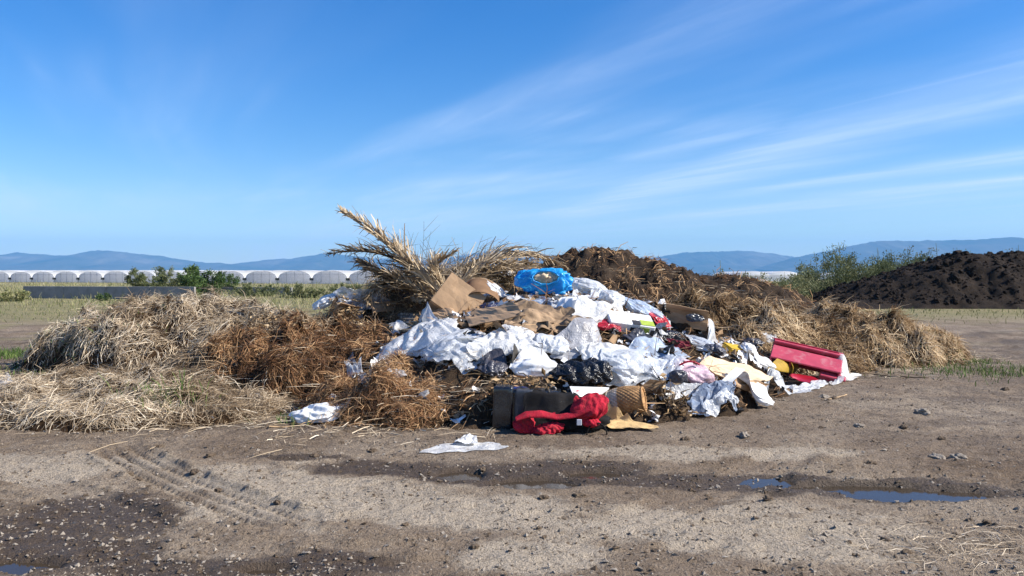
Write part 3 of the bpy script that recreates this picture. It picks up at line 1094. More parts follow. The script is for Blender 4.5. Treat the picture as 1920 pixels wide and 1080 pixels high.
def gravel():
    g = np.random.default_rng(60)
    n = 44000
    Y = 3.8 + (g.random(n) ** 1.6) * 9
    X = g.uniform(-0.68, 0.68, n) * Y
    wet = ground_fields(X, Y)[1]
    k = (g.random(n) < np.clip(0.25 + 0.5 * wet + 0.8 * fbm(xy(X * 2, Y * 2, 60), 3), 0.05, 1)) & (H(X, np.maximum(Y, 6.1)) < 0.12)
    X, Y = X[k], Y[k]
    n = len(X)
    Z = ground_z(X, Y)
    O = np.array([[1, 0, 0], [-1, 0, 0], [0, 1, 0], [0, -1, 0], [0, 0, 1], [0, 0, -1]], float)
    OF = np.array([[0, 2, 4], [2, 1, 4], [1, 3, 4], [3, 0, 4], [2, 0, 5], [1, 2, 5], [3, 1, 5], [0, 3, 5]])
    s = np.minimum(0.0062 * g.lognormal(0, 0.6, n), 0.02)
    a = g.uniform(0, np.pi, n)
    V = (O[None] * g.uniform(0.5, 1.3, (n, 6, 1)) + g.normal(0, 0.28, (n, 6, 3))) * s[:, None, None]
    V[..., 2] *= 0.7
    c_, s_ = np.cos(a)[:, None], np.sin(a)[:, None]
    V = np.stack([V[..., 0] * c_ - V[..., 1] * s_, V[..., 0] * s_ + V[..., 1] * c_, V[..., 2]], -1)
    V += np.stack([X, Y, Z + s * 0.2], -1)[:, None]
    F = (OF[None] + (np.arange(n) * 6)[:, None, None]).reshape(-1, 3)
    mask = g.random(n) < 0.45
    for sel, mt, nm in ((mask, 'clod', 'brown crumbs of earth and grit scattered over the dirt'), (~mask, 'pale_stone', 'pale grit and small pebbles scattered over the dirt')):
        ii = np.where(sel)[0]
        Vv = V[ii].reshape(-1, 3)
        Ff = (OF[None] + (np.arange(len(ii)) * 6)[:, None, None]).reshape(-1, 3)
        o = obj('gravel', Vv, Ff, MATS[mt], loc=(0, 0, 0), smooth=False)
        tag(o, nm, 'gravel', kind='stuff')


gravel()


def stones():
    g = np.random.default_rng(61)
    spots = [(1730, 780, 20), (1395, 822, 16), (1285, 830, 17), (1217, 808, 16), (1755, 862, 22), (1797, 863, 22), (1632, 874, 17), (1610, 805, 13), (1694, 806, 12),
             (1540, 805, 10), (1765, 827, 13), (1885, 735, 14), (1545, 748, 17), (1562, 752, 12), (1180, 930, 14), (1085, 938, 20), (1020, 940, 14), (1230, 1040, 14), (1440, 945, 15),
             (1850, 988, 13), (1160, 845, 9), (355, 955, 13), (520, 945, 14), (300, 845, 12), (395, 862, 14), (365, 888, 17), (410, 915, 12), (240, 890, 16), (258, 900, 14), (590, 860, 12),
             (700, 850, 13), (640, 835, 11), (905, 885, 12), (820, 880, 10), (1660, 1020, 17), (1700, 1045, 15), (1010, 1000, 11), (760, 990, 11), (890, 1035, 12), (1330, 935, 12)]
    for i, (px, py, w) in enumerate(spots):
        p = gpt(px, py)
        z = float(ground_z(p[0], p[1]))
        s = w / F_PX * p[1] * 0.55
        Vi, Fi = ICO[2]
        n = 1 + 0.8 * fbm(Vi * 1.5 + i * 3.1, 3) + 0.3 * perlin(Vi * 4 + i)
        V = Vi * n[:, None] * s * np.array([1.2, 0.9, 0.62])
        a = g.uniform(0, 6)
        V = np.stack([V[:, 0] * math.cos(a) - V[:, 1] * math.sin(a), V[:, 0] * math.sin(a) + V[:, 1] * math.cos(a), V[:, 2]], -1)
        V += (p[0], p[1], z + s * 0.12)
        stone = i in (0, 1, 4, 5, 7, 12, 21)
        o = obj('stone' if stone else 'clod', V, Fi, MATS['pale_stone' if stone else 'clod'], smooth=False)
        if stone:
            tag(o, 'pale stone lying loose on the gravelly dirt', 'stone', 'stones on the dirt')
        else:
            tag(o, 'brown clod of dry earth on the bare dirt', 'clod', 'clods of earth on the dirt')


stones()


def field_grass():
    g = np.random.default_rng(70)
    n = 90000
    Y = np.exp(g.uniform(np.log(19), np.log(150), n))
    X = g.uniform(-0.72, 0.72, n) * Y
    dens = sstep(Y + 3.5 * fbm(xy(X * 0.13, Y * 0.13), 4), 24, 40)
    clump = np.clip(0.35 + 1.3 * fbm(xy(X * 0.35, Y * 0.35, 3), 3), 0.02, 1)
    soil = (np.abs(X - 26) < 12) & (np.abs(Y - 44) < 7)
    mnd = (np.abs(X) < 9.5) & (Y < 21)
    k = (g.random(n) < dens * clump) & ~soil & ~mnd
    X, Y = X[k], Y[k]
    n = len(X)
    tone = np.clip(0.5 + 0.9 * fbm(xy(X * 0.08, Y * 0.08, 9), 3), 0.05, 0.95)
    Lg = np.clip(0.35 + 0.3 * fbm(xy(X * 0.2, Y * 0.2, 19), 2), 0.12, 0.8) * g.lognormal(0, 0.3, n)
    Lg = Lg * np.where(Y < 52, 0.35 + 0.4 * sstep(Y, 30, 52), 1.15)
    Wg = 0.010 + 0.0004 * Y
    scatter_blades('field_grass', 'rough green and straw coloured grass covering the field', 'grass', X, Y, ground_z(X, Y) - 0.02, 'field_grass', Lg, Wg, 71, tone, upright=True)
    # small bright green tufts on the mud
    spots = [(20, 666, 0.6, 1200, 0.12), (315, 752, 0.22, 160, 0.14), (560, 790, 0.18, 70, 0.10), (1810, 675, 0.3, 500, 0.07), (1850, 596, 0.8, 900, 0.09), (60, 590, 0.9, 700, 0.09), (130, 690, 0.3, 80, 0.1)]
    labs = ['low green weeds in front of the shaded big straw mound', 'small green grass tuft at the edge of the golden straw', 'sparse green blades under the torn white paper wad',
            'green grass tuft on mud past the end of the straw', 'green weeds on the mud at the foot of the black soil', 'yellowish green turf before the concrete wall', 'few green blades beside the shaded straw']
    for (px, py, r, n, L), lab in zip(spots, labs):
        p = hit(px, py)
        X, Y = p[0] + g.normal(0, r, n), p[1] + g.normal(0, r * 0.7, n)
        Z = np.where((Y < HY1) & (np.abs(X) < 11.9), H(X, Y), ground_z(X, Y))
        scatter_blades('grass_tuft', lab, 'grass', X, Y, Z - 0.01, 'green_grass', L * g.lognormal(0, 0.3, n), np.full(n, 0.012), 72 + int(px), 0.5, upright=True)


field_grass()

# ------------------------------------------------------------------ shrubs and weeds
def leaves_mesh(P, D, L, W, rnd, seed):
    """flat pointed leaves (one folded quad each)"""
    g = np.random.default_rng(seed)
    n = len(P)
    R = g.normal(size=(n, 3))
    Sd = np.cross(D, R)
    Sd /= np.linalg.norm(Sd, axis=1)[:, None] + 1e-9
    U = np.cross(Sd, D)
    V = np.stack([P, P + D * (L * 0.45)[:, None] + Sd * (W * 0.5)[:, None] + U * (W * 0.2)[:, None], P + D * L[:, None], P + D * (L * 0.45)[:, None] - Sd * (W * 0.5)[:, None] + U * (W * 0.2)[:, None]], 1)
    F = (np.array([[0, 1, 2], [0, 2, 3]])[None] + (np.arange(n) * 4)[:, None, None]).reshape(-1, 3)
    return V.reshape(-1, 3), F, np.repeat(rnd, 4)


def shrub(name, label, cat, base, w, h, mat, seed, stems=9, leaves=2600, leaf=0.08, tone=0.45, bare=0.15, group=None):
    g = np.random.default_rng(seed)
    t = thing(name, label, cat, base, group)
    parts, pts, dirs = [], [], []
    for s in range(stems):
        a = g.uniform(0, 2 * np.pi)
        r = w / 2 * np.sqrt(g.random()) * 0.95
        top = np.array([r * np.cos(a), r * np.sin(a), h * (1 - 0.45 * (r / (w / 2)) ** 2) * g.uniform(0.75, 1.05)])
        foot = np.array([0.35 * r * np.cos(a), 0.35 * r * np.sin(a), -0.1])
        u = np.linspace(0, 1, 7)[:, None]
        P = foot * (1 - u) + top * u + np.array([np.cos(a), np.sin(a), 0]) * 0.15 * w * u * (1 - u) + g.normal(0, 0.02 * h, (7, 3)) * u
        parts.append(tube(P + np.array(base), np.linspace(0.022, 0.006, 7) * max(1, h / 2), 4))
        for b in range(9):
            k = g.uniform(bare, 1.0)
            q = P[min(6, int(k * 6))]
            d = g.normal(size=3)
            d[2] = abs(d[2]) * 0.8
            d /= np.linalg.norm(d)
            ln = g.uniform(0.15, 0.34) * h * (1.15 - k * 0.6)
            uu = np.linspace(0, 1, 4)[:, None]
            Q = q + d * ln * uu + np.array([0, 0, -0.1 * ln]) * uu ** 2
            parts.append(tube(Q + np.array(base), np.linspace(0.009, 0.003, 4) * max(1, h / 2), 3, False))
            m = max(2, int(leaves / (stems * 9)))
            tt = g.random(m) ** 0.7
            pts.append(q + d * ln * tt[:, None] + g.normal(0, 0.07 * h * 0.5, (m, 3)))
            dd = d + g.normal(0, 0.8, (m, 3))
            dirs.append(dd / np.linalg.norm(dd, axis=1)[:, None])
    V, F = merge(parts)
    obj('stem', V, F, MATS['green_stem'], t)
    P = np.concatenate(pts) + np.array(base)
    D = np.concatenate(dirs)
    n = len(P)
    rn = np.clip(tone + 0.35 * fbm((P - np.array(base)) * 2.2 / h * 2 + seed, 3) * 2 + g.normal(0, 0.16, n), 0, 1)
    V, F, a = leaves_mesh(P, D, leaf * g.lognormal(0, 0.3, n), leaf * 0.45 * g.lognormal(0, 0.3, n), rn, seed)
    o = obj('foliage', V, F, MATS[mat], t, attrs={'rnd': a}, smooth=False)
    o['kind'] = 'stuff'
    return t


def on_ground(px, d):
    x = (px - 960) / F_PX * d
    return (x, d, 0.0)


shrub('shrub', 'olive leaved shrub behind the concrete wall before the greenhouses', 'shrub', on_ground(292, 72), 5.6, 2.6, 'olive_leaf', 101, 18, 9000, 0.16, 0.4)
shrub('shrub', 'dense dark green shrub beside the end of the concrete wall', 'shrub', on_ground(378, 68), 4.8, 2.75, 'green_leaf', 102, 18, 9000, 0.17, 0.5)
shrub('shrub', 'small dark green shrub adjoining the dense one', 'shrub', on_ground(428, 70), 3.0, 2.2, 'green_leaf', 103, 10, 2600, 0.14, 0.45)
shrub('shrub', 'low dark weeds against the face of the concrete wall', 'shrub', on_ground(190, 51), 1.8, 0.55, 'green_leaf', 104, 9, 900, 0.10, 0.3)
shrub('shrub', 'dry bristly bush at the open end of the concrete wall', 'shrub', on_ground(22, 50), 2.8, 0.95, 'field_grass', 105, 16, 1600, 0.14, 0.55)
shrub('shrub', 'tall feathery shrub rising between the compost and the black soil', 'shrub', on_ground(1565, 50), 5.0, 3.75, 'olive_leaf', 106, 28, 14000, 0.11, 0.5, 0.1)
shrub('shrub', 'thin grey green shrub leaning over the lower compost mound', 'shrub', on_ground(1465, 30), 2.2, 1.85, 'olive_leaf', 107, 18, 4500, 0.07, 0.7, 0.2)
shrub('shrub', 'sparse olive shrub half hidden behind the black soil', 'shrub', on_ground(1690, 54), 5.4, 3.5, 'olive_leaf', 108, 20, 9000, 0.12, 0.45, 0.3)
shrub('shrub', 'leafy shrub top showing over the crest of the black soil', 'shrub', on_ground(1790, 56), 4.6, 3.6, 'olive_leaf', 109, 18, 8000, 0.12, 0.35, 0.3)
shrub('shrub', 'twiggy weeds on the skyline behind the compost crest', 'shrub', on_ground(1362, 23), 1.3, 2.15, 'olive_leaf', 110, 12, 520, 0.06, 0.4, 0.5)
shrub('shrub', 'straggly weeds far along the crest of the black soil', 'shrub', on_ground(1905, 54), 3.2, 3.75, 'olive_leaf', 111, 12, 2600, 0.10, 0.45, 0.5)
shrub('shrub', 'bushy olive shrub adjoining the tall feathery one', 'shrub', on_ground(1632, 52), 4.6, 3.3, 'olive_leaf', 113, 22, 9000, 0.11, 0.5, 0.15)
shrub('shrub', 'dusty low shrub at the foot of the tall feathery one', 'shrub', on_ground(1512, 46), 3.2, 2.3, 'olive_leaf', 114, 18, 5000, 0.10, 0.65, 0.15)
shrub('shrub', 'dark green shrub at the start of the black soil slope', 'shrub', on_ground(1680, 51), 4.2, 3.2, 'olive_leaf', 115, 20, 7000, 0.10, 0.4, 0.2)
shrub('shrub', 'long leafy thicket behind the crest of the black soil', 'shrub', on_ground(1745, 55), 5.0, 3.7, 'olive_leaf', 116, 22, 9000, 0.12, 0.45, 0.3)
shrub('shrub', 'low green weeds in the grass beside the distant wall strip', 'shrub', on_ground(478, 62), 4.5, 1.15, 'olive_leaf', 117, 20, 5000, 0.11, 0.45, 0.1)
shrub('shrub', 'pale green weeds before the largest greenhouse tunnels', 'shrub', on_ground(565, 58), 4.5, 1.1, 'olive_leaf', 118, 20, 5000, 0.11, 0.6, 0.1)
shrub('shrub', 'green weeds behind the drooping palm frond', 'shrub', on_ground(645, 50), 3.6, 1.2, 'olive_leaf', 119, 18, 4500, 0.10, 0.5, 0.1)
shrub('shrub', 'grey green undergrowth near the white greenhouse roofs', 'shrub', on_ground(1430, 44), 6.0, 2.1, 'olive_leaf', 112, 24, 9000, 0.10, 0.75, 0.15)


def weed(label, px, py, d, h, seed, n=7, spread=0.5):
    g = np.random.default_rng(seed)
    b = at(px, py, d)
    b[2] = float(H(b[0], b[1])) - 0.05 if d < 23 else 0
    parts = []
    for k in range(n):
        a = g.uniform(0, 2 * np.pi)
        u = np.linspace(0, 1, 8)[:, None]
        tip = np.array([np.cos(a) * spread * h * g.uniform(0.2, 1), np.sin(a) * spread * h * 0.6, h * g.uniform(0.55, 1.05)])
        P = b + tip * u + np.array([tip[0], tip[1], 0]) * 0.4 * u * u + g.normal(0, 0.008, (8, 3))
        parts.append(tube(P, np.linspace(0.006, 0.002, 8), 3, False))
        for q in range(3):
            j = g.integers(3, 7)
            d2 = g.normal(size=3) * 0.13 * h
            d2[2] = abs(d2[2])
            parts.append(tube(np.linspace(P[j], P[j] + d2, 3), [0.004, 0.003, 0.0015], 3, False))
    V, F = merge(parts)
    tag(obj('dry_weed', V, F, MATS['twig'], loc=b), label, 'weed', 'dry weeds on the skyline')


weed('curved dry weed stalks rising above the fronds beside the blue bag', 1010, 520, 14.2, 1.35, 201, 5, 0.35)
weed('fine dry twigs sticking up among the palm fronds', 790, 520, 14.4, 1.15, 202, 12, 0.6)
weed('short grey twigs behind the arching palm frond', 870, 520, 14.6, 1.05, 203, 12, 0.7)
weed('thin bare twigs on the brush next to the compost crest', 945, 520, 14.6, 0.95, 204, 12, 0.8)


# ------------------------------------------------------------------ dry palm fronds
def frond(label, pts, seed, nl=70, ll=0.5, spread=0.5, tone=0.5, r0=0.022, droop=0.25, lw=0.022):
    """pts: (px, py, depth) from the butt to the tip"""
    g = np.random.default_rng(seed)
    K = np.array([at(*p) for p in pts])
    u = np.linspace(0, 1, len(K))
    uu = np.linspace(0, 1, 24)
    if len(K) > 2:
        co = [np.polyfit(u, K[:, i], min(3, len(K) - 1)) for i in range(3)]
        P = np.stack([np.polyval(c, uu) for c in co], -1)
    else:
        P = K[0] + (K[1] - K[0]) * uu[:, None]
    t = thing('palm_frond', label, 'palm frond', P[0], 'dry palm fronds')
    V, F = tube(P, np.linspace(r0, 0.004, 24), 6)
    obj('rachis', V, F, MATS['rachis'], t)
    T = np.gradient(P, axis=0)
    T /= np.linalg.norm(T, axis=1)[:, None]
    up = np.array([0, 0, 1.0])
    k = np.repeat(np.linspace(0.16, 0.99, nl), 2)
    n = len(k)
    idx = np.clip((k * 23).astype(int), 0, 22)
    fr = (k * 23 - idx)[:, None]
    Q = P[idx] * (1 - fr) + P[idx + 1] * fr
    Tt = T[idx]
    B = np.cross(Tt, up)
    B /= np.linalg.norm(B, axis=1)[:, None] + 1e-9
    Nn = np.cross(B, Tt)
    sgn = np.tile([1, -1], nl)[:, None]
    d = Tt * 1.0 + B * sgn * (spread + g.normal(0, 0.18, (n, 1))) + Nn * (0.25 + g.normal(0, 0.22, (n, 1)))
    d /= np.linalg.norm(d, axis=1)[:, None]
    L = ll * (0.35 + 0.65 * np.sin(np.pi * np.clip(k * 0.9 + 0.12, 0, 1))) * g.lognormal(0, 0.2, n)
    N2 = Nn + 0.3 * g.normal(size=(n, 3))
    N2 -= d * (N2 * d).sum(1)[:, None]
    N2 /= np.linalg.norm(N2, axis=1)[:, None]
    rn = np.clip(tone + 0.25 * np.sin(k * 9 + seed) * 0.4 + g.normal(0, 0.22, n), 0, 1)
    V, F, a = ribbons(Q, d, N2, L, lw * g.lognormal(0, 0.2, n), np.full(n, 0.05) + g.normal(0, 0.1, n), np.abs(g.normal(droop, 0.2, n)) + np.where(g.random(n) < 0.18, g.uniform(0.8, 2.2, n), 0), rn, seed, 3)
    o = obj('leaflets', V, F, MATS['frond_leaf'], t, attrs={'rnd': a}, smooth=False)
    o['kind'] = 'stuff'


frond('tall pale dry palm frond pointing up into the sky', [(868, 600, 12.9), (800, 528, 13.0), (720, 455, 13.1), (640, 397, 13.2)], 301, 150, 0.46, 0.24, 0.75, 0.034, 0.12, 0.028)
frond('dark drooping palm frond reaching out over the clear plastic', [(850, 585, 13.2), (770, 505, 13.4), (700, 474, 13.5), (615, 476, 13.6)], 302, 100, 0.42, 0.30, 0.22, 0.022, 0.35)
frond('long arching frond with hanging leaflets behind the blue bag', [(840, 575, 13.8), (890, 505, 14.0), (965, 478, 14.2), (1062, 502, 14.4)], 303, 120, 0.62, 0.55, 0.55, 0.022, 0.9)
frond('short broken frond with a pale blunt end above the box', [(850, 585, 13.0), (825, 535, 13.0), (815, 505, 13.0), (858, 470, 13.0)], 304, 80, 0.34, 0.4, 0.75, 0.03, 0.3, 0.03)
frond('greyish frond fanning low over the brushwood', [(862, 590, 13.2), (900, 530, 13.5), (940, 505, 13.8), (1000, 498, 14.0)], 305, 100, 0.6, 0.6, 0.45, 0.02, 0.7)
frond('brown frond lying under the tall pale one', [(860, 592, 12.9), (790, 550, 13.0), (720, 515, 13.1), (672, 492, 13.2)], 306, 90, 0.5, 0.5, 0.35, 0.022, 0.4)
frond('matted frond slumped towards the cardboard flaps', [(850, 560, 13.6), (790, 520, 13.4), (730, 530, 13.2), (690, 560, 13.0)], 307, 90, 0.55, 0.6, 0.35, 0.02, 0.6)
frond('pale frond splayed upward between the two arching ones', [(845, 590, 13.0), (865, 540, 13.2), (905, 502, 13.4), (945, 484, 13.6)], 308, 90, 0.5, 0.45, 0.8, 0.02, 0.4)
frond('bushy frond with upright tips beside the tall pale one', [(850, 590, 13.2), (800, 535, 13.3), (760, 490, 13.4), (745, 465, 13.4)], 309, 80, 0.5, 0.5, 0.55, 0.02, 0.2)
frond('ragged frond end hanging by the white crumpled bag', [(900, 520, 13.6), (950, 505, 13.6), (985, 518, 13.6), (985, 552, 13.5)], 310, 80, 0.5, 0.6, 0.65, 0.018, 0.7)
frond('curling grey frond low in front of the greenhouses', [(860, 590, 13.1), (800, 560, 13.3), (730, 525, 13.5), (690, 505, 13.6)], 311, 90, 0.55, 0.7, 0.3, 0.02, 0.5)
frond('flattened frond pressed into the brush behind the carton', [(800, 560, 14.0), (850, 520, 14.0), (900, 512, 14.0), (960, 525, 14.0)], 312, 100, 0.6, 0.7, 0.5, 0.02, 0.6)


# ------------------------------------------------------------------ position based wrinkling for films, bags and cloth
def pbd(V, F, slack, target, pull, iters=45, grav=0.0006, bend=0.25, seed=0, rough=0.02, contact=True, floor=0.01, pleat=0.75):
    g = np.random.default_rng(seed)
    E = edges_of(F)
    ev = V[E[:, 0]] - V[E[:, 1]]
    rest = np.linalg.norm(ev, axis=1)
    if pleat > 0:      # more spare material across one direction: long folds along the other
        pd_ = np.array([g.normal(), 0.7 * g.normal(), 0.5 * g.normal()])
        pd_ /= np.linalg.norm(pd_)
        al = ((ev / (rest[:, None] + 1e-9)) @ pd_) ** 2
        rest = rest * (1 + (slack - 1) * ((1 - pleat) + pleat * 2.3 * al))
    else:
        rest = rest * slack
    # second neighbours through shared vertices: mild bending resistance
    X = V + g.normal(0, 1, V.shape) * rest.mean() * 0.25
    lf = fbm(V / (rest.mean() * 7) + seed * 1.7, 2)
    lf2 = fbm(V / (rest.mean() * 16) + seed * 2.9 + 50, 2)
    cen = V.mean(0)
    nrm = V - cen
    nrm[:, 2] += 0.3 * np.abs(nrm).max()
    nrm /= np.linalg.norm(nrm, axis=1)[:, None] + 1e-9
    X = X + nrm * (rough * (lf + 1.5 * lf2))[:, None]
    n = len(V)
    i, j = E[:, 0], E[:, 1]
    cnt = np.bincount(i, minlength=n) + np.bincount(j, minlength=n)
    prev = X.copy()
    for it in range(iters):
        v = (X - prev) * 0.85
        prev = X.copy()
        X = X + v
        X[:, 2] -= grav
        X += (target - X) * pull
        for s in range(3):
            d = X[j] - X[i]
            L = np.linalg.norm(d, axis=1) + 1e-9
            c = d * (0.5 * (L - rest) / L)[:, None]
            for ax in range(3):
                X[:, ax] += 1.5 * (np.bincount(i, c[:, ax], n) - np.bincount(j, c[:, ax], n)) / cnt
        # bending: pull towards the neighbours' mean
        m = np.empty_like(X)
        for ax in range(3):
            m[:, ax] = (np.bincount(i, X[j, ax], n) + np.bincount(j, X[i, ax], n)) / cnt
        X += (m - X) * bend
        if contact:
            hz = H(X[:, 0], X[:, 1]) + floor
            X[:, 2] = np.maximum(X[:, 2], hz)
    return X


def frame_at(P, yaw=0.0, flat=0.6):
    n = normal_at(P[0], P[1])
    n = n * flat + np.array([0, 0, 1.0]) * (1 - flat)
    n /= np.linalg.norm(n)
    x = np.array([math.cos(yaw), math.sin(yaw), 0])
    x -= n * x.dot(n)
    x /= np.linalg.norm(x)
    return x, np.cross(n, x), n


def soften(o, lv):
    md = o.modifiers.new('soften', 'SUBSURF')
    md.levels = md.render_levels = lv
    return o


def bag_verts(bbox, seed, slack=1.28, thick=0.5, yaw=0.0, sub=3, pull=0.09, bend=0.10, sag=0.0, squash=2.3, lift=0.0, depth=None, power=1.0, roll=0.0, base=None):
    """a crumpled bag that fills the photo box (x0, y0, x1, y1) lying on what is below it"""
    x0, y0, x1, y1 = bbox
    xc = (x0 + x1) / 2
    P = hit(*(base or (xc, y1 - 0.15 * (y1 - y0))))
    s = P[1] / F_PX
    w, vh = (x1 - x0) * s, (y1 - y0) * s
    th = thick * vh
    x, y, n = frame_at(P, yaw)
    vis = max(0.25, abs(y[2]) + 0.12)
    ln = depth if depth else min(max((vh - th * 0.8) / vis, 0.5 * w), 1.4 * w)
    c = P + y * ln * 0.42 + n * (th * 0.42 + lift)
    # put the middle of the bag on the ray through the middle of the box
    mid = at(xc, (y0 + y1) / 2, c[1])
    c = np.array([mid[0], c[1], mid[2]])
    Vi, Fi = ICO[sub]
    q = Vi.copy()
    q = np.sign(q) * np.abs(q) ** power
    g = np.random.default_rng(seed)
    lob = 1 + 0.34 * fbm(Vi * 1.5 + seed * 5.3, 2) + 0.10 * perlin(Vi * 4 + seed)
    q = q * lob[:, None]
    cr, sr = math.cos(roll), math.sin(roll)
    a_, b_, t_ = q[:, 0] * w * 0.52, q[:, 1] * ln * 0.5, q[:, 2] * th * 0.55
    a_, t_ = a_ * cr - t_ * sr, a_ * sr + t_ * cr
    T = c + a_[:, None] * x + b_[:, None] * y + t_[:, None] * n
    X = pbd(T, Fi, slack, T, pull, 40, 0.0004, bend, seed, rough=0.06 * min(w, vh * 2))
    return X, Fi


def bag(name, label, cat, bbox, mat, seed, group=None, parent=None, **kw):
    V, Fi = bag_verts(bbox, seed, **kw)
    o = soften(obj(name, V, Fi, MATS[mat], parent), 2 if bbox[2] - bbox[0] > 60 else 1)
    if parent is None:
        tag(o, label, cat, group)
    raise_hm(V, 0.6)
    return o


def sheet_verts(quad, seed, n=14, m=11, slack=1.22, pull=0.03, bend=0.10, lift=0.03, rough=0.05, grav=0.0008, ragged=0.12, iters=45, wavy=0.0, hang=True):
    """quad: photo pixels TL, TR, BR, BL (each may carry a third value: extra lift in metres)"""
    K = []
    for q in quad:
        p = hit(q[0], q[1], lift + (q[2] if len(q) > 2 else 0))
        K.append(p)
    K = np.array(K)
    u, v = np.meshgrid(np.linspace(0, 1, n), np.linspace(0, 1, m))
    if ragged:
        ew = np.stack([u, v], -1)
        nz1 = fbm(xy(u * 3, v * 3, seed * 1.3), 3)
        nz2 = fbm(xy(u * 3, v * 3, seed * 1.3 + 40), 3)
        e = 1 - np.minimum(np.minimum(u, 1 - u), np.minimum(v, 1 - v)) * 2
        u2, v2 = u + ragged * nz1 * 2 * e ** 2, v + ragged * nz2 * 2 * e ** 2
        # round the corners a little
        cu, cv = u2 - 0.5, v2 - 0.5
        k = 1 - 0.25 * np.clip(np.abs(cu) * np.abs(cv) * 4 - 0.55, 0, 1)
        u, v = 0.5 + cu * k, 0.5 + cv * k
    T = (K[0] * ((1 - u) * (1 - v))[..., None] + K[1] * (u * (1 - v))[..., None] + K[2] * (u * v)[..., None] + K[3] * ((1 - u) * v)[..., None])
    T = T.reshape(-1, 3)
    if hang:
        hz = H(T[:, 0], T[:, 1]) + lift
        T[:, 2] = np.where(hz > T[:, 2] - 0.25, np.maximum(T[:, 2] * 0.4 + hz * 0.6, hz), T[:, 2])
    F = grid_faces(m, n)
    X = pbd(T, F, slack, T, pull, iters, grav, bend, seed, rough=rough)
    return X, F


def sheet(name, label, cat, quad, mat, seed, group=None, parent=None, rk=0.7, **kw):
    V, F = sheet_verts(quad, seed, **kw)
    o = soften(obj(name, V, F, MATS[mat], parent), 2)
    if parent is None:
        tag(o, label, cat, group)
    raise_hm(V, rk)
    return o


def board(name, label, cat, quad, mat, seed, thick=0.012, warp=0.03, lift=0.01, parent=None, ragged=0.0, n=14, m=10, group=None, round_=0.0, curl=0.0):
    """a stiff sheet with real thickness from four photo pixels (x, y, extra lift)"""
    K = np.array([hit(q[0], q[1], lift + (q[2] if len(q) > 2 else 0)) for q in quad])
    u, v = np.meshgrid(np.linspace(0, 1, n), np.linspace(0, 1, m))
    uu, vv = u.copy(), v.copy()
    if ragged:
        e = 1 - np.minimum(np.minimum(u, 1 - u), np.minimum(v, 1 - v)) * 2
        uu = u + ragged * fbm(xy(u * 4, v * 4, seed), 3) * e
        vv = v + ragged * fbm(xy(u * 4, v * 4, seed + 30), 3) * e
    if round_:
        cu, cv = uu - 0.5, vv - 0.5
        k = 1 - round_ * np.clip(np.abs(cu) * np.abs(cv) * 4 - 0.35, 0, 1)
        uu, vv = 0.5 + cu * k, 0.5 + cv * k
    P = (K[0] * ((1 - uu) * (1 - vv))[..., None] + K[1] * (uu * (1 - vv))[..., None] + K[2] * (uu * vv)[..., None] + K[3] * ((1 - uu) * vv)[..., None])
    nr = np.cross(K[1] - K[0], K[3] - K[0])
    nr /= np.linalg.norm(nr) + 1e-9
    if nr[2] < 0:
        nr = -nr
    P = P + nr * (warp * 2 * fbm(xy(u * 2.2, v * 2.2, seed * 0.7), 3) + curl * (2 * u - 1) ** 2)[..., None]
    top, bot = P.reshape(-1, 3) + nr * thick / 2, P.reshape(-1, 3) - nr * thick / 2
    F = grid_faces(m, n)
    i = np.arange(n * m).reshape(m, n)
    ring = np.concatenate([i[0, :-1], i[:-1, -1], i[-1, :0:-1], i[:0:-1, 0]])
    nx = np.roll(ring, -1)
    k = n * m
    side = np.stack([ring, nx, nx + k, ring + k], -1)
    V = np.concatenate([top, bot])
    o = obj(name, V, [F, F[:, ::-1] + k, side], MATS[mat], parent, smooth=False)
    if parent is None:
        tag(o, label, cat, group)
    raise_hm(top, 0.8)
    return o


def quat(rx=0, ry=0, rz=0):
    return Euler((math.radians(rx), math.radians(ry), math.radians(rz)), 'XYZ').to_quaternion()


def raise_tree(o, k=0.7):
    bpy.context.view_layer.update()
    for ch in o.children:
        if ch.type == 'MESH':
            n = len(ch.data.vertices)
            a = np.empty(n * 3)
            ch.data.vertices.foreach_get('co', a)
            M = np.array(o.matrix_world)
            P = a.reshape(-1, 3) @ M[:3, :3].T + M[:3, 3]
            raise_hm(P, k)


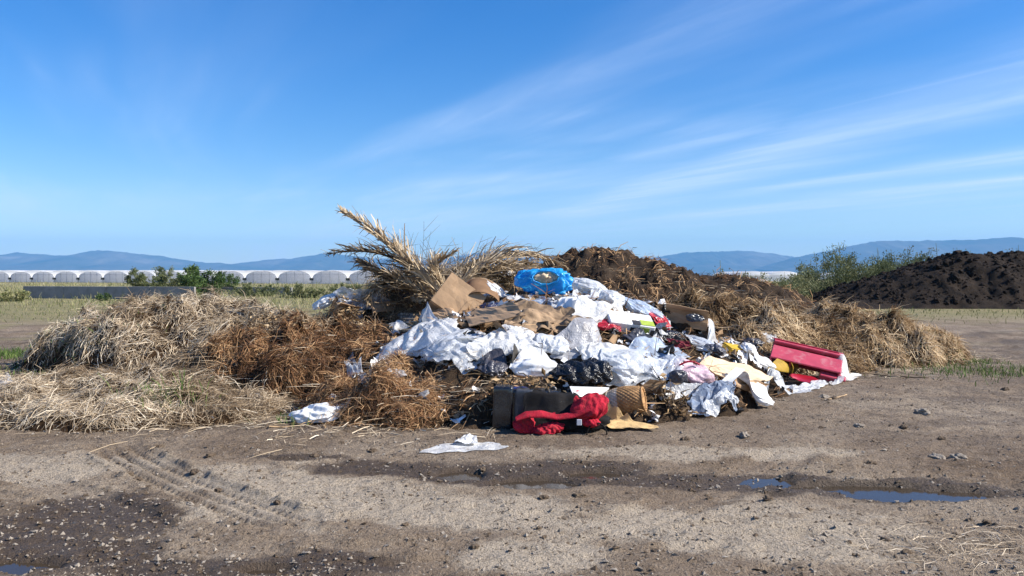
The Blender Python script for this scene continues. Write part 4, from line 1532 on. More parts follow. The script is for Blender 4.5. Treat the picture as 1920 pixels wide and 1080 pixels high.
def panel_box(name, label, cat, loc, rot, size, mat, seed, open_top=True, flaps=True, th=0.008, inner=None):
    """a cardboard carton of separate panels with flaps; z is the open side"""
    w, d, h = size
    t = thing(name, label, cat, loc, rot=rot)
    g = np.random.default_rng(seed)

    def pan(nm, c, s, R=None):
        n_, m_ = 8, 8
        ax = int(np.argmin(s))
        a1, a2 = [a for a in range(3) if a != ax]
        u, v = np.meshgrid(np.linspace(-0.5, 0.5, n_), np.linspace(-0.5, 0.5, m_))
        P = np.zeros((m_, n_, 3))
        P[..., a1], P[..., a2] = u * s[a1], v * s[a2]
        P[..., ax] = 0.018 * fbm(xy(u * 3, v * 3, g.uniform(0, 50)), 2)
        P = P.reshape(-1, 3)
        nn = np.zeros(3)
        nn[ax] = th / 2
        i = np.arange(n_ * m_).reshape(m_, n_)
        ring = np.concatenate([i[0, :-1], i[:-1, -1], i[-1, :0:-1], i[:0:-1, 0]])
        nx = np.roll(ring, -1)
        k = n_ * m_
        F = grid_faces(m_, n_)
        V = np.concatenate([P + nn, P - nn])
        if R is not None:
            V = V @ np.array(R.to_matrix()).T
        V = V + np.array(c)
        return obj(nm, V, [F, F[:, ::-1] + k, np.stack([ring, nx, nx + k, ring + k], -1)], MATS[mat], t, smooth=False)
    pan('bottom_panel', (0, 0, -h / 2), (w, d, th))
    pan('side_panel', (-w / 2, 0, 0), (th, d, h))
    pan('side_panel', (w / 2, 0, 0), (th, d, h))
    pan('side_panel', (0, -d / 2 - th, 0), (w, th, h))
    pan('side_panel', (0, d / 2 + th, 0), (w, th, h))
    if not open_top:
        pan('top_panel', (0, 0, h / 2 + th), (w * 0.98, d * 0.98, th))
    elif flaps:
        f = d * 0.45
        for sg, an in ((-1, 35), (1, -50)):
            R = Euler((math.radians(sg * an), 0, 0)).to_quaternion()
            pan('flap', (0, sg * (d / 2 + f / 2 * 0.8), h / 2 + f * 0.25 * (1 if sg < 0 else -0.2)), (w * 0.97, f, th), R)
    raise_tree(t, 0.5)
    return t


# ------------------------------------------------------------------ the dumped things, from the back of the mound to the front
# --- crest
sheet('plastic_sheet', 'clear grey plastic sheet draped over the crest near the drooping frond', 'plastic sheet', [(625, 540), (715, 535), (735, 574), (640, 586)], 'film_clear', 401, lift=0.06, rough=0.14, slack=1.25)
bag('plastic_bag', 'torn white bag hanging beside the small brown carton', 'bag', (585, 548, 634, 582), 'film_white', 402, thick=0.5, sub=3)
board('cardboard_sheet', 'flat brown cardboard flap behind the dry leaves', 'cardboard', [(690, 566, 0.08), (765, 565, 0.1), (752, 582, 0.05), (700, 586, 0.03)], 'cardboard', 403, ragged=0.05)
panel_box('cardboard_carton', 'small brown carton half buried among dry leaves', 'box', tuple(hit(640, 594) + np.array([0, 0.2, 0.08])), quat(18, 12, 30), (0.36, 0.30, 0.26), 'cardboard', 404)
bag('plastic_bag', 'small black bag with white paper beside the frond butts', 'bag', (742, 540, 800, 572), 'film_navy', 405, thick=0.55, sub=3)
bag('paper_wad', 'crumpled white paper wedged beside the large carton', 'paper', (768, 548, 812, 573), 'paper', 406, thick=0.5, sub=3)
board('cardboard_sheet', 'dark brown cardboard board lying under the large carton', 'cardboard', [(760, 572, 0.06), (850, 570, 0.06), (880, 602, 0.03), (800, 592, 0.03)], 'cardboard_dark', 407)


def big_carton():
    p = hit(858, 600)
    t = panel_box('cardboard_carton', 'large tilted brown carton standing on its corner below the fronds', 'box',
                  tuple(at(856, 566, p[1] + 0.25)), Quaternion((0, 0, 1), math.radians(14)) @ quat(-14, 0, 0) @ Quaternion((0, 1, 0), math.radians(38)), (0.60, 0.38, 0.50), 'cardboard', 408, open_top=False)
    return t


big_carton()


def fibre_drum():
    p = at(905, 556, hit(905, 566)[1] + 0.25)
    t = thing('cardboard_drum', 'brown curved cardboard tube with a dark open mouth beside the carton', 'tube', tuple(p), rot=quat(-62, 18, 12))
    th = np.linspace(0, 2 * np.pi, 33)
    zz = np.linspace(-0.2, 0.22, 6)
    TH, ZZ = np.meshgrid(th, zz)
    r = 0.23 * (1 + 0.08 * np.cos(2 * TH))
    Vo = np.stack([r * np.cos(TH), 0.8 * r * np.sin(TH), ZZ], -1).reshape(-1, 3)
    Vi_ = Vo * np.array([0.95, 0.95, 1.0])
    F = grid_faces(6, 33)
    k = len(Vo)
    rim = np.arange(33) + 5 * 33
    rimF = np.stack([rim[:-1], rim[1:], rim[1:] + k, rim[:-1] + k], -1)
    obj('wall', np.concatenate([Vo, Vi_]), [F, F[:, ::-1] + k, rimF], MATS['cardboard_dark'], t)
    V, F = tube(np.stack([0.23 * np.cos(th) * (1 + 0.08 * np.cos(2 * th)), 0.8 * 0.23 * np.sin(th) * (1 + 0.08 * np.cos(2 * th)), np.full(33, 0.22)], -1), 0.012, 6, False)
    obj('rim', V, F, MATS['cardboard'], t)
    raise_tree(t, 0.4)


fibre_drum()
bag('plastic_bag', 'crumpled white bag lying over the curved cardboard tube', 'bag', (893, 520, 952, 562), 'film_white', 409, thick=0.5, roll=-0.4)
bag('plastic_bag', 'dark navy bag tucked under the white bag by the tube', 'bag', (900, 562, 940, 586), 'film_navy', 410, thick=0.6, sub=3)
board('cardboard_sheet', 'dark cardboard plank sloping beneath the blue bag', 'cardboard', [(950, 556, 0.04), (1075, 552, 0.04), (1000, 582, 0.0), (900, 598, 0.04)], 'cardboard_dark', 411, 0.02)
sheet('plastic_sheet', 'white plastic scrap spread beneath the blue bag', 'plastic sheet', [(945, 545), (1010, 546), (1005, 560), (950, 560)], 'film_white', 412, n=13, m=11)


def blue_bag():
    box_ = (974, 505, 1069, 550)
    P = hit(1020, 557)
    t = thing('carrier_bag', 'bright blue plastic carrier bag with open handle hole on the crest', 'bag', tuple(P))
    V, F = bag_verts(box_, 413, slack=1.14, thick=1.0, depth=0.36, pull=0.2, power=0.75, sub=4, base=(1020, 557))
    c = V.mean(0)
    # cut the handle opening out of the upper front
    s = P[1] / F_PX
    hc = at(1022, 520, c[1])
    fc = V[F].mean(1)
    sx = (fc[:, 0] - hc[0]) / (25 * s)
    sz = (fc[:, 2] - hc[2]) / (12.5 * s)
    cut = (sx ** 2 + sz ** 2 < 1) & (fc[:, 1] < c[1] + 0.02)
    F2 = F[~cut]
    used, inv = np.unique(F2, return_inverse=True)
    soften(obj('body', V[used], inv.reshape(-1, 3), MATS['film_blue'], t), 1)
    # handle lip round the opening
    e = np.sort(np.concatenate([F2[:, [0, 1]], F2[:, [1, 2]], F2[:, [2, 0]]]), 1)
    ue, cnt = np.unique(e, axis=0, return_counts=True)
    bv = np.unique(ue[cnt == 1])
    if len(bv) > 6:
        Q = V[bv]
        a = np.arctan2((Q[:, 2] - hc[2]) * 2, Q[:, 0] - hc[0])
        bins = np.linspace(-np.pi, np.pi, 17)
        L = [Q[(a >= bins[k]) & (a < bins[k + 1])].mean(0) for k in range(16) if ((a >= bins[k]) & (a < bins[k + 1])).any()]
        L = np.array(L + L[:1])
        V3, F3 = tube(L, 0.012, 6, False)
        obj('handle', V3, F3, MATS['film_blue'], t)
    raise_hm(V, 0.6)
    cc = c + np.array([0.0, -0.05, 0.05])
    Vi, Fi = ICO[3]
    T = cc + Vi * np.array([28 * s, 0.12, 13 * s]) * (1 + 0.3 * fbm(Vi * 2 + 3, 2))[:, None]
    X = pbd(T, Fi, 1.25, T, 0.1, 35, 0, 0.08, 414, 0.03, contact=False)
    obj('paper_wad', X, Fi, MATS['cardboard_pale'], None)
    tag(bpy.data.objects[C.objects[-1].name], 'pale tan waste paper showing through the handle hole of the blue bag', 'paper')


blue_bag()
bag('plastic_bag', 'milky plastic bag leaning against the blue carrier bag', 'bag', (1066, 516, 1138, 560), 'film_milky', 415, thick=0.6)
sheet('plastic_sheet', 'clear plastic film hanging below the milky bag', 'plastic sheet', [(1070, 548), (1135, 545), (1130, 575), (1078, 580)], 'film_clear', 416, n=18, m=14, rough=0.1)
bag('plastic_bag', 'knotted translucent white bag at the foot of the compost', 'bag', (1122, 540, 1170, 582), 'film_milky', 417, thick=0.7)
bag('plastic_bag', 'plump ice blue bag next to the straw slope', 'bag', (1154, 562, 1252, 600), 'film_iceblue', 418, thick=0.6)
# --- upper middle
sheet('plastic_sheet', 'crumpled clear film above the brown paper sack', 'plastic sheet', [(988, 562), (1060, 564), (1070, 584), (990, 588)], 'film_clear', 419, n=18, m=13, rough=0.1)
bag('plastic_bag', 'peaked white bag between the cardboard and the blue bag', 'bag', (985, 558, 1022, 582), 'film_iceblue', 420, thick=0.7, sub=3)
board('cardboard_sheet', 'tan cardboard offcut among white scraps below the blue bag', 'cardboard', [(1045, 556, 0.07), (1085, 556, 0.09), (1080, 572, 0.05), (1050, 574, 0.05)], 'cardboard_pale', 421, ragged=0.08)
sheet('paper_sheet', 'wrinkled white paper right above the brown paper sack', 'paper', [(1040, 570), (1135, 568), (1125, 592), (1060, 590)], 'paper', 422, n=18, m=13, rough=0.07)
bag('plastic_bag', 'crumpled white bag beside the printed package', 'bag', (1092, 560, 1150, 596), 'film_white', 423, thick=0.5)
board('cardboard_sheet', 'long brown cardboard strip running up to the dark plank', 'cardboard', [(890, 602, 0.05), (985, 562, 0.10), (1000, 578, 0.08), (905, 616, 0.04)], 'cardboard', 424, 0.03)
board('cardboard_sheet', 'torn pale cardboard flap in front of the large carton', 'cardboard', [(795, 583, 0.06), (850, 580, 0.1), (866, 610, 0.06), (808, 606, 0.05)], 'cardboard', 425, 0.05, ragged=0.1)
sheet('paper_sack', 'crumpled brown kraft paper sack across the middle of the dump', 'sack', [(955, 574), (1105, 580), (1098, 624), (935, 618)], 'kraft_paper', 426, n=31, m=21, lift=0.12, slack=1.32, rough=0.2, bend=0.05)
bag('paper_sack', 'folded end of a brown paper sack beside the red scraps', 'sack', (1060, 586, 1115, 630), 'kraft_paper', 427, thick=0.5, slack=1.2, bend=0.05)


def stacked_books():
    p = hit(770, 604)
    t = thing('book_stack', 'grey white stack of magazines above the big white bag', 'magazines', tuple(p + np.array([0, 0.15, 0.0])), rot=quat(6, 4, 8))
    z = 0.0
    g = np.random.default_rng(9)
    for k in range(5):
        h = g.uniform(0.02, 0.035)
        V, F = box(g.normal(0, 0.01), g.normal(0, 0.01), z + h / 2, 0.46, 0.34, h, 0.004)
        obj('magazine', V, F, MATS['grey_panel' if k % 2 else 'white_paint'], t, smooth=False)
        z += h + 0.003
    raise_tree(t, 0.5)


stacked_books()


def printed_package():
    p = hit(1180, 628)
    t = thing('printed_package', 'white package with green and black print beside the red scraps', 'package', tuple(at(1180, 606, p[1] + 0.2)), rot=quat(28, 8, 10))
    V, F = box(0, 0, 0, 0.60, 0.30, 0.15, 0.012)
    obj('body', V, F, MATS['white_paint'], t, smooth=False)
    for (x, z, w, h, m) in ((0.16, 0.0, 0.13, 0.09, 'green_print'), (0.02, -0.02, 0.09, 0.10, 'black_print'), (0.27, -0.02, 0.05, 0.09, 'black_print')):
        V, F = box(x, -0.1535, z, w, 0.004, h)
        obj('print', V, F, MATS[m], t, smooth=False)
    for (x, y, w, d, m) in ((0.2, -0.08, 0.18, 0.12, 'green_print'), (0.05, -0.1, 0.1, 0.1, 'black_print')):
        V, F = box(x, y, 0.0785, w, d, 0.004)
        obj('print', V, F, MATS[m], t, smooth=False)
    raise_tree(t, 0.5)


printed_package()
bag('plastic_bag', 'small red plastic scrap under the printed package', 'bag', (1112, 600, 1165, 624), 'film_red', 428, thick=0.6, sub=3)
bag('plastic_bag', 'bright red plastic scrap beside the open brown carton', 'bag', (1218, 596, 1258, 622), 'film_red', 429, thick=0.6, sub=3)
panel_box('cardboard_carton', 'open brown carton lying at the edge of the straw slope', 'box', tuple(at(1285, 602, hit(1285, 618)[1] + 0.25)), quat(-6, 10, -14), (0.6, 0.36, 0.18), 'cardboard', 430)
board('plastic_cover', 'dark grey plastic cover resting on the open brown carton', 'plastic cover', [(1284, 588, 0.12), (1318, 590, 0.12), (1322, 602, 0.1), (1290, 604, 0.1)], 'dark_grey_plastic', 431, 0.02, 0.02, round_=0.3)
bag('plastic_bag', 'shiny black bag squeezed below the open brown carton', 'bag', (1190, 612, 1292, 645), 'film_black', 432, thick=0.5)
board('folded_card', 'maroon folded card behind the clear plastic strip', 'card', [(1250, 636, 0.07), (1292, 640, 0.1), (1296, 655, 0.06), (1262, 652, 0.05)], 'maroon_card', 433)
# --- middle
bag('plastic_bag', 'big bright white plastic bag below the magazines', 'bag', (702, 598, 868, 678), 'film_white', 434, thick=0.42, slack=1.22, bend=0.16)
bag('plastic_bag', 'large white bag sagging down towards the brown straw', 'bag', (790, 602, 908, 690), 'film_milky', 435, thick=0.4, slack=1.25)
sheet('plastic_sheet', 'milky plastic sheet trailing from the big white bag onto straw', 'plastic sheet', [(770, 650), (905, 645), (885, 702), (800, 695)], 'film_milky', 436, lift=0.05, rough=0.1, slack=1.25)
bag('plastic_bag', 'rounded white bag below the kraft paper sack', 'bag', (890, 614, 1022, 668), 'film_white', 437, thick=0.45)
sheet('plastic_sheet', 'pleated grey plastic sheet below the sack end', 'plastic sheet', [(1010, 622), (1128, 620), (1125, 668), (1040, 672)], 'film_grey', 438, lift=0.08, rough=0.12)
bag('plastic_bag', 'grey translucent bag gathered in front of the pleated sheet', 'bag', (1008, 622, 1066, 672), 'film_milky', 439, thick=0.5)
bag('plastic_bag', 'dark bag lying under the ice blue film', 'bag', (1170, 622, 1230, 652), 'film_dark', 440, thick=0.5, sub=3)
sheet('plastic_sheet', 'ice blue film spread over rubbish near the maroon card', 'plastic sheet', [(1180, 640), (1280, 634), (1290, 672), (1168, 684)], 'film_iceblue', 441, lift=0.08, rough=0.10, slack=1.2)
bag('plastic_bag', 'big glaring white bag above the black bag', 'bag', (1080, 632, 1195, 700), 'film_white', 442, thick=0.45, slack=1.25)
bag('plastic_bag', 'clear crackled bag beside the pink quilted bag', 'bag', (1176, 668, 1275, 716), 'film_clear', 443, thick=0.55)
bag('plastic_bag', 'clear crinkled plastic strip between the maroon card and yellow box', 'bag', (1284, 620, 1342, 668), 'film_clear', 444, thick=0.35, slack=1.3)
sheet('paper_sheet', 'pale crumpled sheet next to the straw behind the yellow box', 'paper', [(1325, 628), (1380, 632), (1360, 652), (1320, 650)], 'film_milky', 445, n=16, m=12)
bag('plastic_bag', 'dull purple bag behind the yellow box', 'bag', (1326, 644, 1362, 668), 'film_dark', 446, thick=0.7, sub=3)
bag('plastic_bag', 'dark grey bag beside the left end of the red cabinet', 'bag', (1392, 630, 1430, 656), 'film_dark', 447, thick=0.7, sub=3)
bag('plastic_bag', 'small crumpled white bag on the straw behind the red cabinet', 'bag', (1414, 622, 1456, 646), 'film_milky', 448, thick=0.7, sub=3)


def small_box(name, label, px, py, dy, size, rot, mats):
    p = at(px, py, hit(px, py + 8)[1] + dy)
    t = thing(name, label, 'box', tuple(p), rot=rot)
    V, F = box(0, 0, 0, *size, 0.008)
    obj('body', V, F, MATS[mats[0]], t, smooth=False)
    V, F = box(0, 0, size[2] / 2 + 0.004, size[0] * 0.96, size[1] * 0.96, 0.006)
    obj('lid', V, F, MATS[mats[0]], t, smooth=False)
    if len(mats) > 1:
        g = np.random.default_rng(int(px))
        for k in range(7):
            V, F = box(g.uniform(-0.35, 0.35) * size[0], -size[1] / 2 - 0.002, g.uniform(-0.35, 0.35) * size[2], g.uniform(0.03, 0.09), 0.004, g.uniform(0.012, 0.03))
            obj('print', V, F, MATS[mats[1]], t, smooth=False)
    raise_tree(t, 0.5)


small_box('yellow_box', 'small yellow printed box on the white papers', 1374, 660, 0.1, (0.25, 0.2, 0.15), quat(20, 10, 24), ('yellow_card', 'mustard_card'))
sheet('paper_sheet', 'crinkled white sheet between the yellow and mustard boxes', 'paper', [(1378, 656), (1440, 662), (1452, 692), (1392, 688)], 'paper', 449, n=21, m=14, lift=0.08, rough=0.14, slack=1.25)
bag('paper_wad', 'white paper wad behind the yellow box', 'paper', (1388, 640, 1420, 668), 'paper', 450, thick=0.6, sub=3)
bag('plastic_bag', 'lumpy dirty white bag in front of the red cabinet', 'bag', (1400, 664, 1458, 694), 'film_white', 451, thick=0.6)
board('folded_card', 'mustard coloured card propped under the red cabinet', 'card', [(1462, 668, 0.18), (1506, 676, 0.18), (1490, 700, 0.05), (1440, 690, 0.08)], 'mustard_card', 452, 0.015, 0.02)


def red_cabinet():
    p = at(1502, 672, 12.3)
    t = thing('cabinet', 'overturned red plastic cabinet lying at the edge of the straw', 'cabinet', (p[0], p[1], 0.0), rot=Quaternion((0, 0, 1), math.radians(-20)) @ quat(24, 12, 0))
    L, D, Hh = 1.02, 0.50, 0.26

    def b(nm, c, s, m='red_plastic', bev=0.01):
        V, F = box(*c, *s, bev)
        return obj(nm, V, F, MATS[m], t, smooth=False)
    b('top_panel', (0, -0.04, 0.40), (L, D * 0.78, 0.03))
    b('rear_ledge', (0, 0.27, 0.415), (L, 0.10, 0.06))
    b('rear_panel', (0, 0.31, 0.2), (L, 0.025, 0.36))
    b('end_panel', (L / 2 - 0.02, 0.0, 0.22), (0.04, D, 0.32))
    b('end_panel', (-L / 2 + 0.02, 0.0, 0.26), (0.04, D, 0.24))
    b('drawer', (L / 2 - 0.16, -0.12, 0.20), (0.24, D * 0.7, 0.22))
    b('drawer_ledge', (L / 2 - 0.10, -0.24, 0.33), (0.36, 0.14, 0.03))
    b('divider', (-L / 2 + 0.30, -0.02, 0.27), (0.03, D * 0.7, 0.22))
    b('runner', (-0.05, 0.28, 0.45), (L * 0.98, 0.018, 0.012), 'deep_red_plastic', 0.003)
    b('backing', (0.0, 0.355, 0.22), (L * 1.02, 0.02, 0.40), 'dark_grey_plastic', 0.004)
    raise_tree(t, 0.6)


red_cabinet()
board('red_tray', 'shallow shiny red tray on the white plastic by the cabinet', 'tray', [(1472, 700, 0.07), (1510, 702, 0.07), (1545, 722, 0.03), (1480, 712, 0.05)], 'deep_red_plastic', 453, 0.015, 0.02, round_=0.5, curl=0.04)
sheet('plastic_sheet', 'white plastic sheet trailing round the end of the red cabinet', 'plastic sheet', [(1545, 690), (1580, 672), (1622, 700), (1560, 722)], 'film_white', 454, n=21, m=16, lift=0.03, rough=0.12, slack=1.3)
sheet('plastic_sheet', 'milky plastic strip on the dirt below the red tray', 'plastic sheet', [(1440, 705), (1560, 706), (1530, 730), (1420, 734)], 'film_milky', 455, n=27, m=12, lift=0.03, rough=0.09, slack=1.25)
bag('plastic_bag', 'dark bag in the hollow beneath the long board', 'bag', (1300, 676, 1375, 708), 'film_dark', 456, thick=0.5, sub=3)
board('cardboard_sheet', 'long pale curved cardboard board sloping down to the dirt', 'cardboard', [(1292, 668, 0.16), (1395, 676, 0.20), (1466, 706, 0.12), (1400, 722, 0.10)], 'cardboard_pale', 457, 0.02, 0.05, n=24, m=12, round_=0.35, curl=-0.05)
board('cardboard_sheet', 'dented beige cardboard under the long board', 'cardboard', [(1380, 708, 0.06), (1440, 722, 0.06), (1420, 735, 0.02), (1372, 724, 0.03)], 'cardboard', 458, 0.012, 0.04)


def quilted_bag():
    b_ = (1264, 684, 1342, 728)
    t = thing('quilted_bag', 'pink patterned padded bag with a dark side near the grey panel', 'bag', tuple(hit(1303, 724)))
    V, F = bag_verts(b_, 459, slack=1.1, thick=0.75, pull=0.15, bend=0.2)
    soften(obj('body', V, F, MATS['film_pink'], t), 1)
    V2, F2 = bag_verts((1254, 690, 1290, 726), 460, slack=1.15, thick=0.8, sub=3)
    obj('side_panel', V2, F2, MATS['film_dark'], t)
    top = [at(1268, 690, V[:, 1].mean() - 0.05), at(1290, 678, V[:, 1].mean() - 0.05), at(1312, 684, V[:, 1].mean() - 0.05)]
    uu = np.linspace(0, 1, 12)
    P = np.stack([np.polyval(np.polyfit([0, 0.5, 1], [q[i] for q in top], 2), uu) for i in range(3)], -1)
    V3, F3 = tube(P, 0.012, 6)
    obj('strap', V3, F3, MATS['film_red'], t)
    raise_hm(V, 0.6)


quilted_bag()


def grey_plank():
    board('panel', 'grey blue panel propped up beside the long board', 'panel', [(1378, 690, 0.16), (1396, 694, 0.18), (1364, 726, 0.08), (1344, 722, 0.08)], 'grey_panel', 461, 0.03, 0.005)


grey_plank()
sheet('plastic_sheet', 'dirty white film scraps above the bare brown clods', 'plastic sheet', [(1205, 706), (1300, 712), (1312, 742), (1222, 738)], 'film_white', 462, n=24, m=13, lift=0.04, rough=0.1, slack=1.3, ragged=0.22)


def denim():
    b_ = (1284, 724, 1388, 778)
    t = thing('garment', 'crumpled blue grey garment with white lining on the dirt', 'garment', tuple(hit(1336, 776)))
    V, F = sheet_verts([(1300, 728), (1380, 726), (1386, 770), (1288, 772)], 463, n=27, m=21, lift=0.05, rough=0.18, slack=1.35, bend=0.07)
    soften(obj('cloth', V, F, MATS['denim_fabric'], t), 2)
    raise_hm(V, 0.7)
    V, F = sheet_verts([(1320, 748), (1384, 744), (1384, 776), (1330, 778)], 464, n=18, m=13, lift=0.03, rough=0.12, slack=1.35)
    soften(obj('lining', V, F, MATS['film_milky'], t), 2)
    raise_hm(V, 0.7)


denim()
bag('paper_wad', 'dirty white crumpled rag beside the blue grey garment', 'rag', (1374, 726, 1452, 757), 'paper', 465, thick=0.7, slack=1.35)
# --- lower middle
sheet('plastic_sheet', 'wide white film draped from the rounded bag to the stuffed sack', 'plastic sheet', [(890, 630), (1010, 640), (985, 672), (880, 664)], 'film_white', 601, lift=0.05, rough=0.08, slack=1.2)
sheet('plastic_sheet', 'broad milky film flowing down in front of the glaring white bag', 'plastic sheet', [(1100, 655), (1215, 650), (1225, 712), (1130, 720)], 'film_milky', 602, lift=0.06, rough=0.1, slack=1.22)
sheet('plastic_sheet', 'thin clear film stretched beneath the ice blue film', 'plastic sheet', [(1190, 662), (1290, 664), (1275, 704), (1185, 706)], 'film_clear', 603, lift=0.05, rough=0.08, slack=1.2)
sheet('plastic_sheet', 'white film spread over the crest between the milky and ice blue bags', 'plastic sheet', [(1075, 560), (1160, 556), (1180, 590), (1090, 596)], 'film_white', 604, lift=0.05, rough=0.08, slack=1.2)
sheet('plastic_sheet', 'smooth white sheet lying over the top of the big white bag', 'plastic sheet', [(720, 600), (850, 598), (890, 640), (735, 648)], 'film_white', 605, lift=0.05, rough=0.06, slack=1.12)
board('cardboard_sheet', 'large flat cardboard panel between the big carton and the paper sack', 'cardboard', [(868, 584, 0.06), (960, 566, 0.10), (985, 590, 0.06), (880, 612, 0.05)], 'cardboard', 606, 0.012, 0.03, ragged=0.04)
bag('plastic_bag', 'dark grey bag by the brown frond stub', 'bag', (898, 668, 952, 712), 'film_dark', 466, thick=0.55)
bag('cloth_sack', 'stuffed off white sack with grey stains next to the black bag', 'sack', (958, 662, 1052, 722), 'paper', 467, thick=0.62, slack=1.12, bend=0.22, pull=0.14)
bag('plastic_bag', 'glossy black bin bag behind the black case', 'bag', (1034, 668, 1148, 730), 'film_black', 468, thick=0.6, slack=1.3)
bag('plastic_bag', 'large translucent white bag slumped beside the black bin bag', 'bag', (1128, 652, 1200, 728), 'film_milky', 469, thick=0.5)
sheet('plastic_sheet', 'clear crumpled plastic caught on the brown straw', 'plastic sheet', [(640, 664), (676, 662), (704, 706), (668, 708)], 'film_clear', 470, n=13, m=21, lift=0.05, rough=0.1)
bag('plastic_bag', 'small silvery wrapper lying on the rusty straw', 'wrapper', (716, 690, 762, 711), 'film_grey', 471, thick=0.6, sub=3)
frond('brown palm leaf stub wedged between the dark bag and the sack', [(972, 704, 9.6), (955, 682, 9.7), (930, 655, 9.9)], 472, 24, 0.22, 0.35, 0.25, 0.014, 0.8, 0.02)
board('cardboard_sheet', 'muddy torn cardboard shred above the black case', 'cardboard', [(950, 704, 0.05), (1018, 708, 0.05), (1030, 730, 0.02), (955, 728, 0.02)], 'cardboard', 473, 0.014, 0.07, ragged=0.2)


# --- front: black case, red bag, basket
def black_case():
    p = gpt(985, 812)
    t = thing('plastic_case', 'black ribbed plastic case with blue label behind the red bag', 'case', (p[0], p[1] + 0.12, 0.0), rot=quat(0, 2, -5))

    def rb(nm, c, s, m, r):
        Vi, Fi = ICO[4]
        e = 0.42 if nm != 'body' else 0.3
        q = np.sign(Vi) * np.abs(Vi) ** e
        q = q / np.maximum(np.linalg.norm(np.abs(q) ** 6, axis=1) ** (1 / 6.0), 1e-6)[:, None]
        q = q * (1 + 0.03 * fbm(Vi * 2.5 + c[0] * 9, 3))[:, None]
        return obj(nm, np.array(c) + q * np.array(s) / 2 * 1.02, Fi, MATS[m], t, smooth=True)
    rb('body', (0.02, 0.16, 0.215), (0.66, 0.30, 0.40), 'black_plastic', 0.05)
    rb('end_lobe', (-0.24, 0.06, 0.225), (0.2, 0.22, 0.44), 'black_plastic', 0.06)
    rb('rib', (-0.02, 0.06, 0.22), (0.19, 0.2, 0.40), 'dark_grey_plastic', 0.05)
    rb('rib', (0.20, 0.07, 0.24), (0.19, 0.2, 0.34), 'black_plastic', 0.05)
    rb('rib', (0.40, 0.12, 0.22), (0.17, 0.2, 0.32), 'dark_grey_plastic', 0.05)
    V, F = box(-0.06, 0.16, 0.4185, 0.20, 0.14, 0.006)
    obj('label', V, F, MATS['blue_label'], t, smooth=False)
    th = np.linspace(0, np.pi, 12)
    P = np.stack([0.16 + 0.14 * np.cos(th), np.full(12, 0.2), 0.40 + 0.06 * np.sin(th)], -1)
    V, F = tube(P, 0.014, 8)
    obj('handle', V, F, MATS['dark_grey_plastic'], t)
    raise_tree(t, 0.8)


black_case()
sheet('fabric_piece', 'folded olive grey fabric between the black case and red bag', 'fabric', [(1048, 750), (1108, 752), (1092, 784), (1046, 786)], 'olive_fabric', 474, n=16, m=13, lift=0.03, rough=0.06, slack=1.15)


def white_board():
    t = board('board', 'white board with a red mark lying behind the red bag', 'board', [(1068, 726, 0.06), (1142, 728, 0.06), (1118, 746, 0.04), (1074, 740, 0.04)], 'white_paint', 475, 0.02, 0.0)
    K = np.array([hit(q[0], q[1], 0.004) for q in ((1082, 731), (1097, 731), (1096, 735), (1081, 735))])
    o = obj('red_mark', np.concatenate([K + (0, 0, 0.012), K + (0, 0, 0.006)]), [np.array([[0, 1, 2, 3]]), np.array([[0, 1, 5, 4], [1, 2, 6, 5], [2, 3, 7, 6], [3, 0, 4, 7]])], MATS['red_print'], t, smooth=False)


white_board()


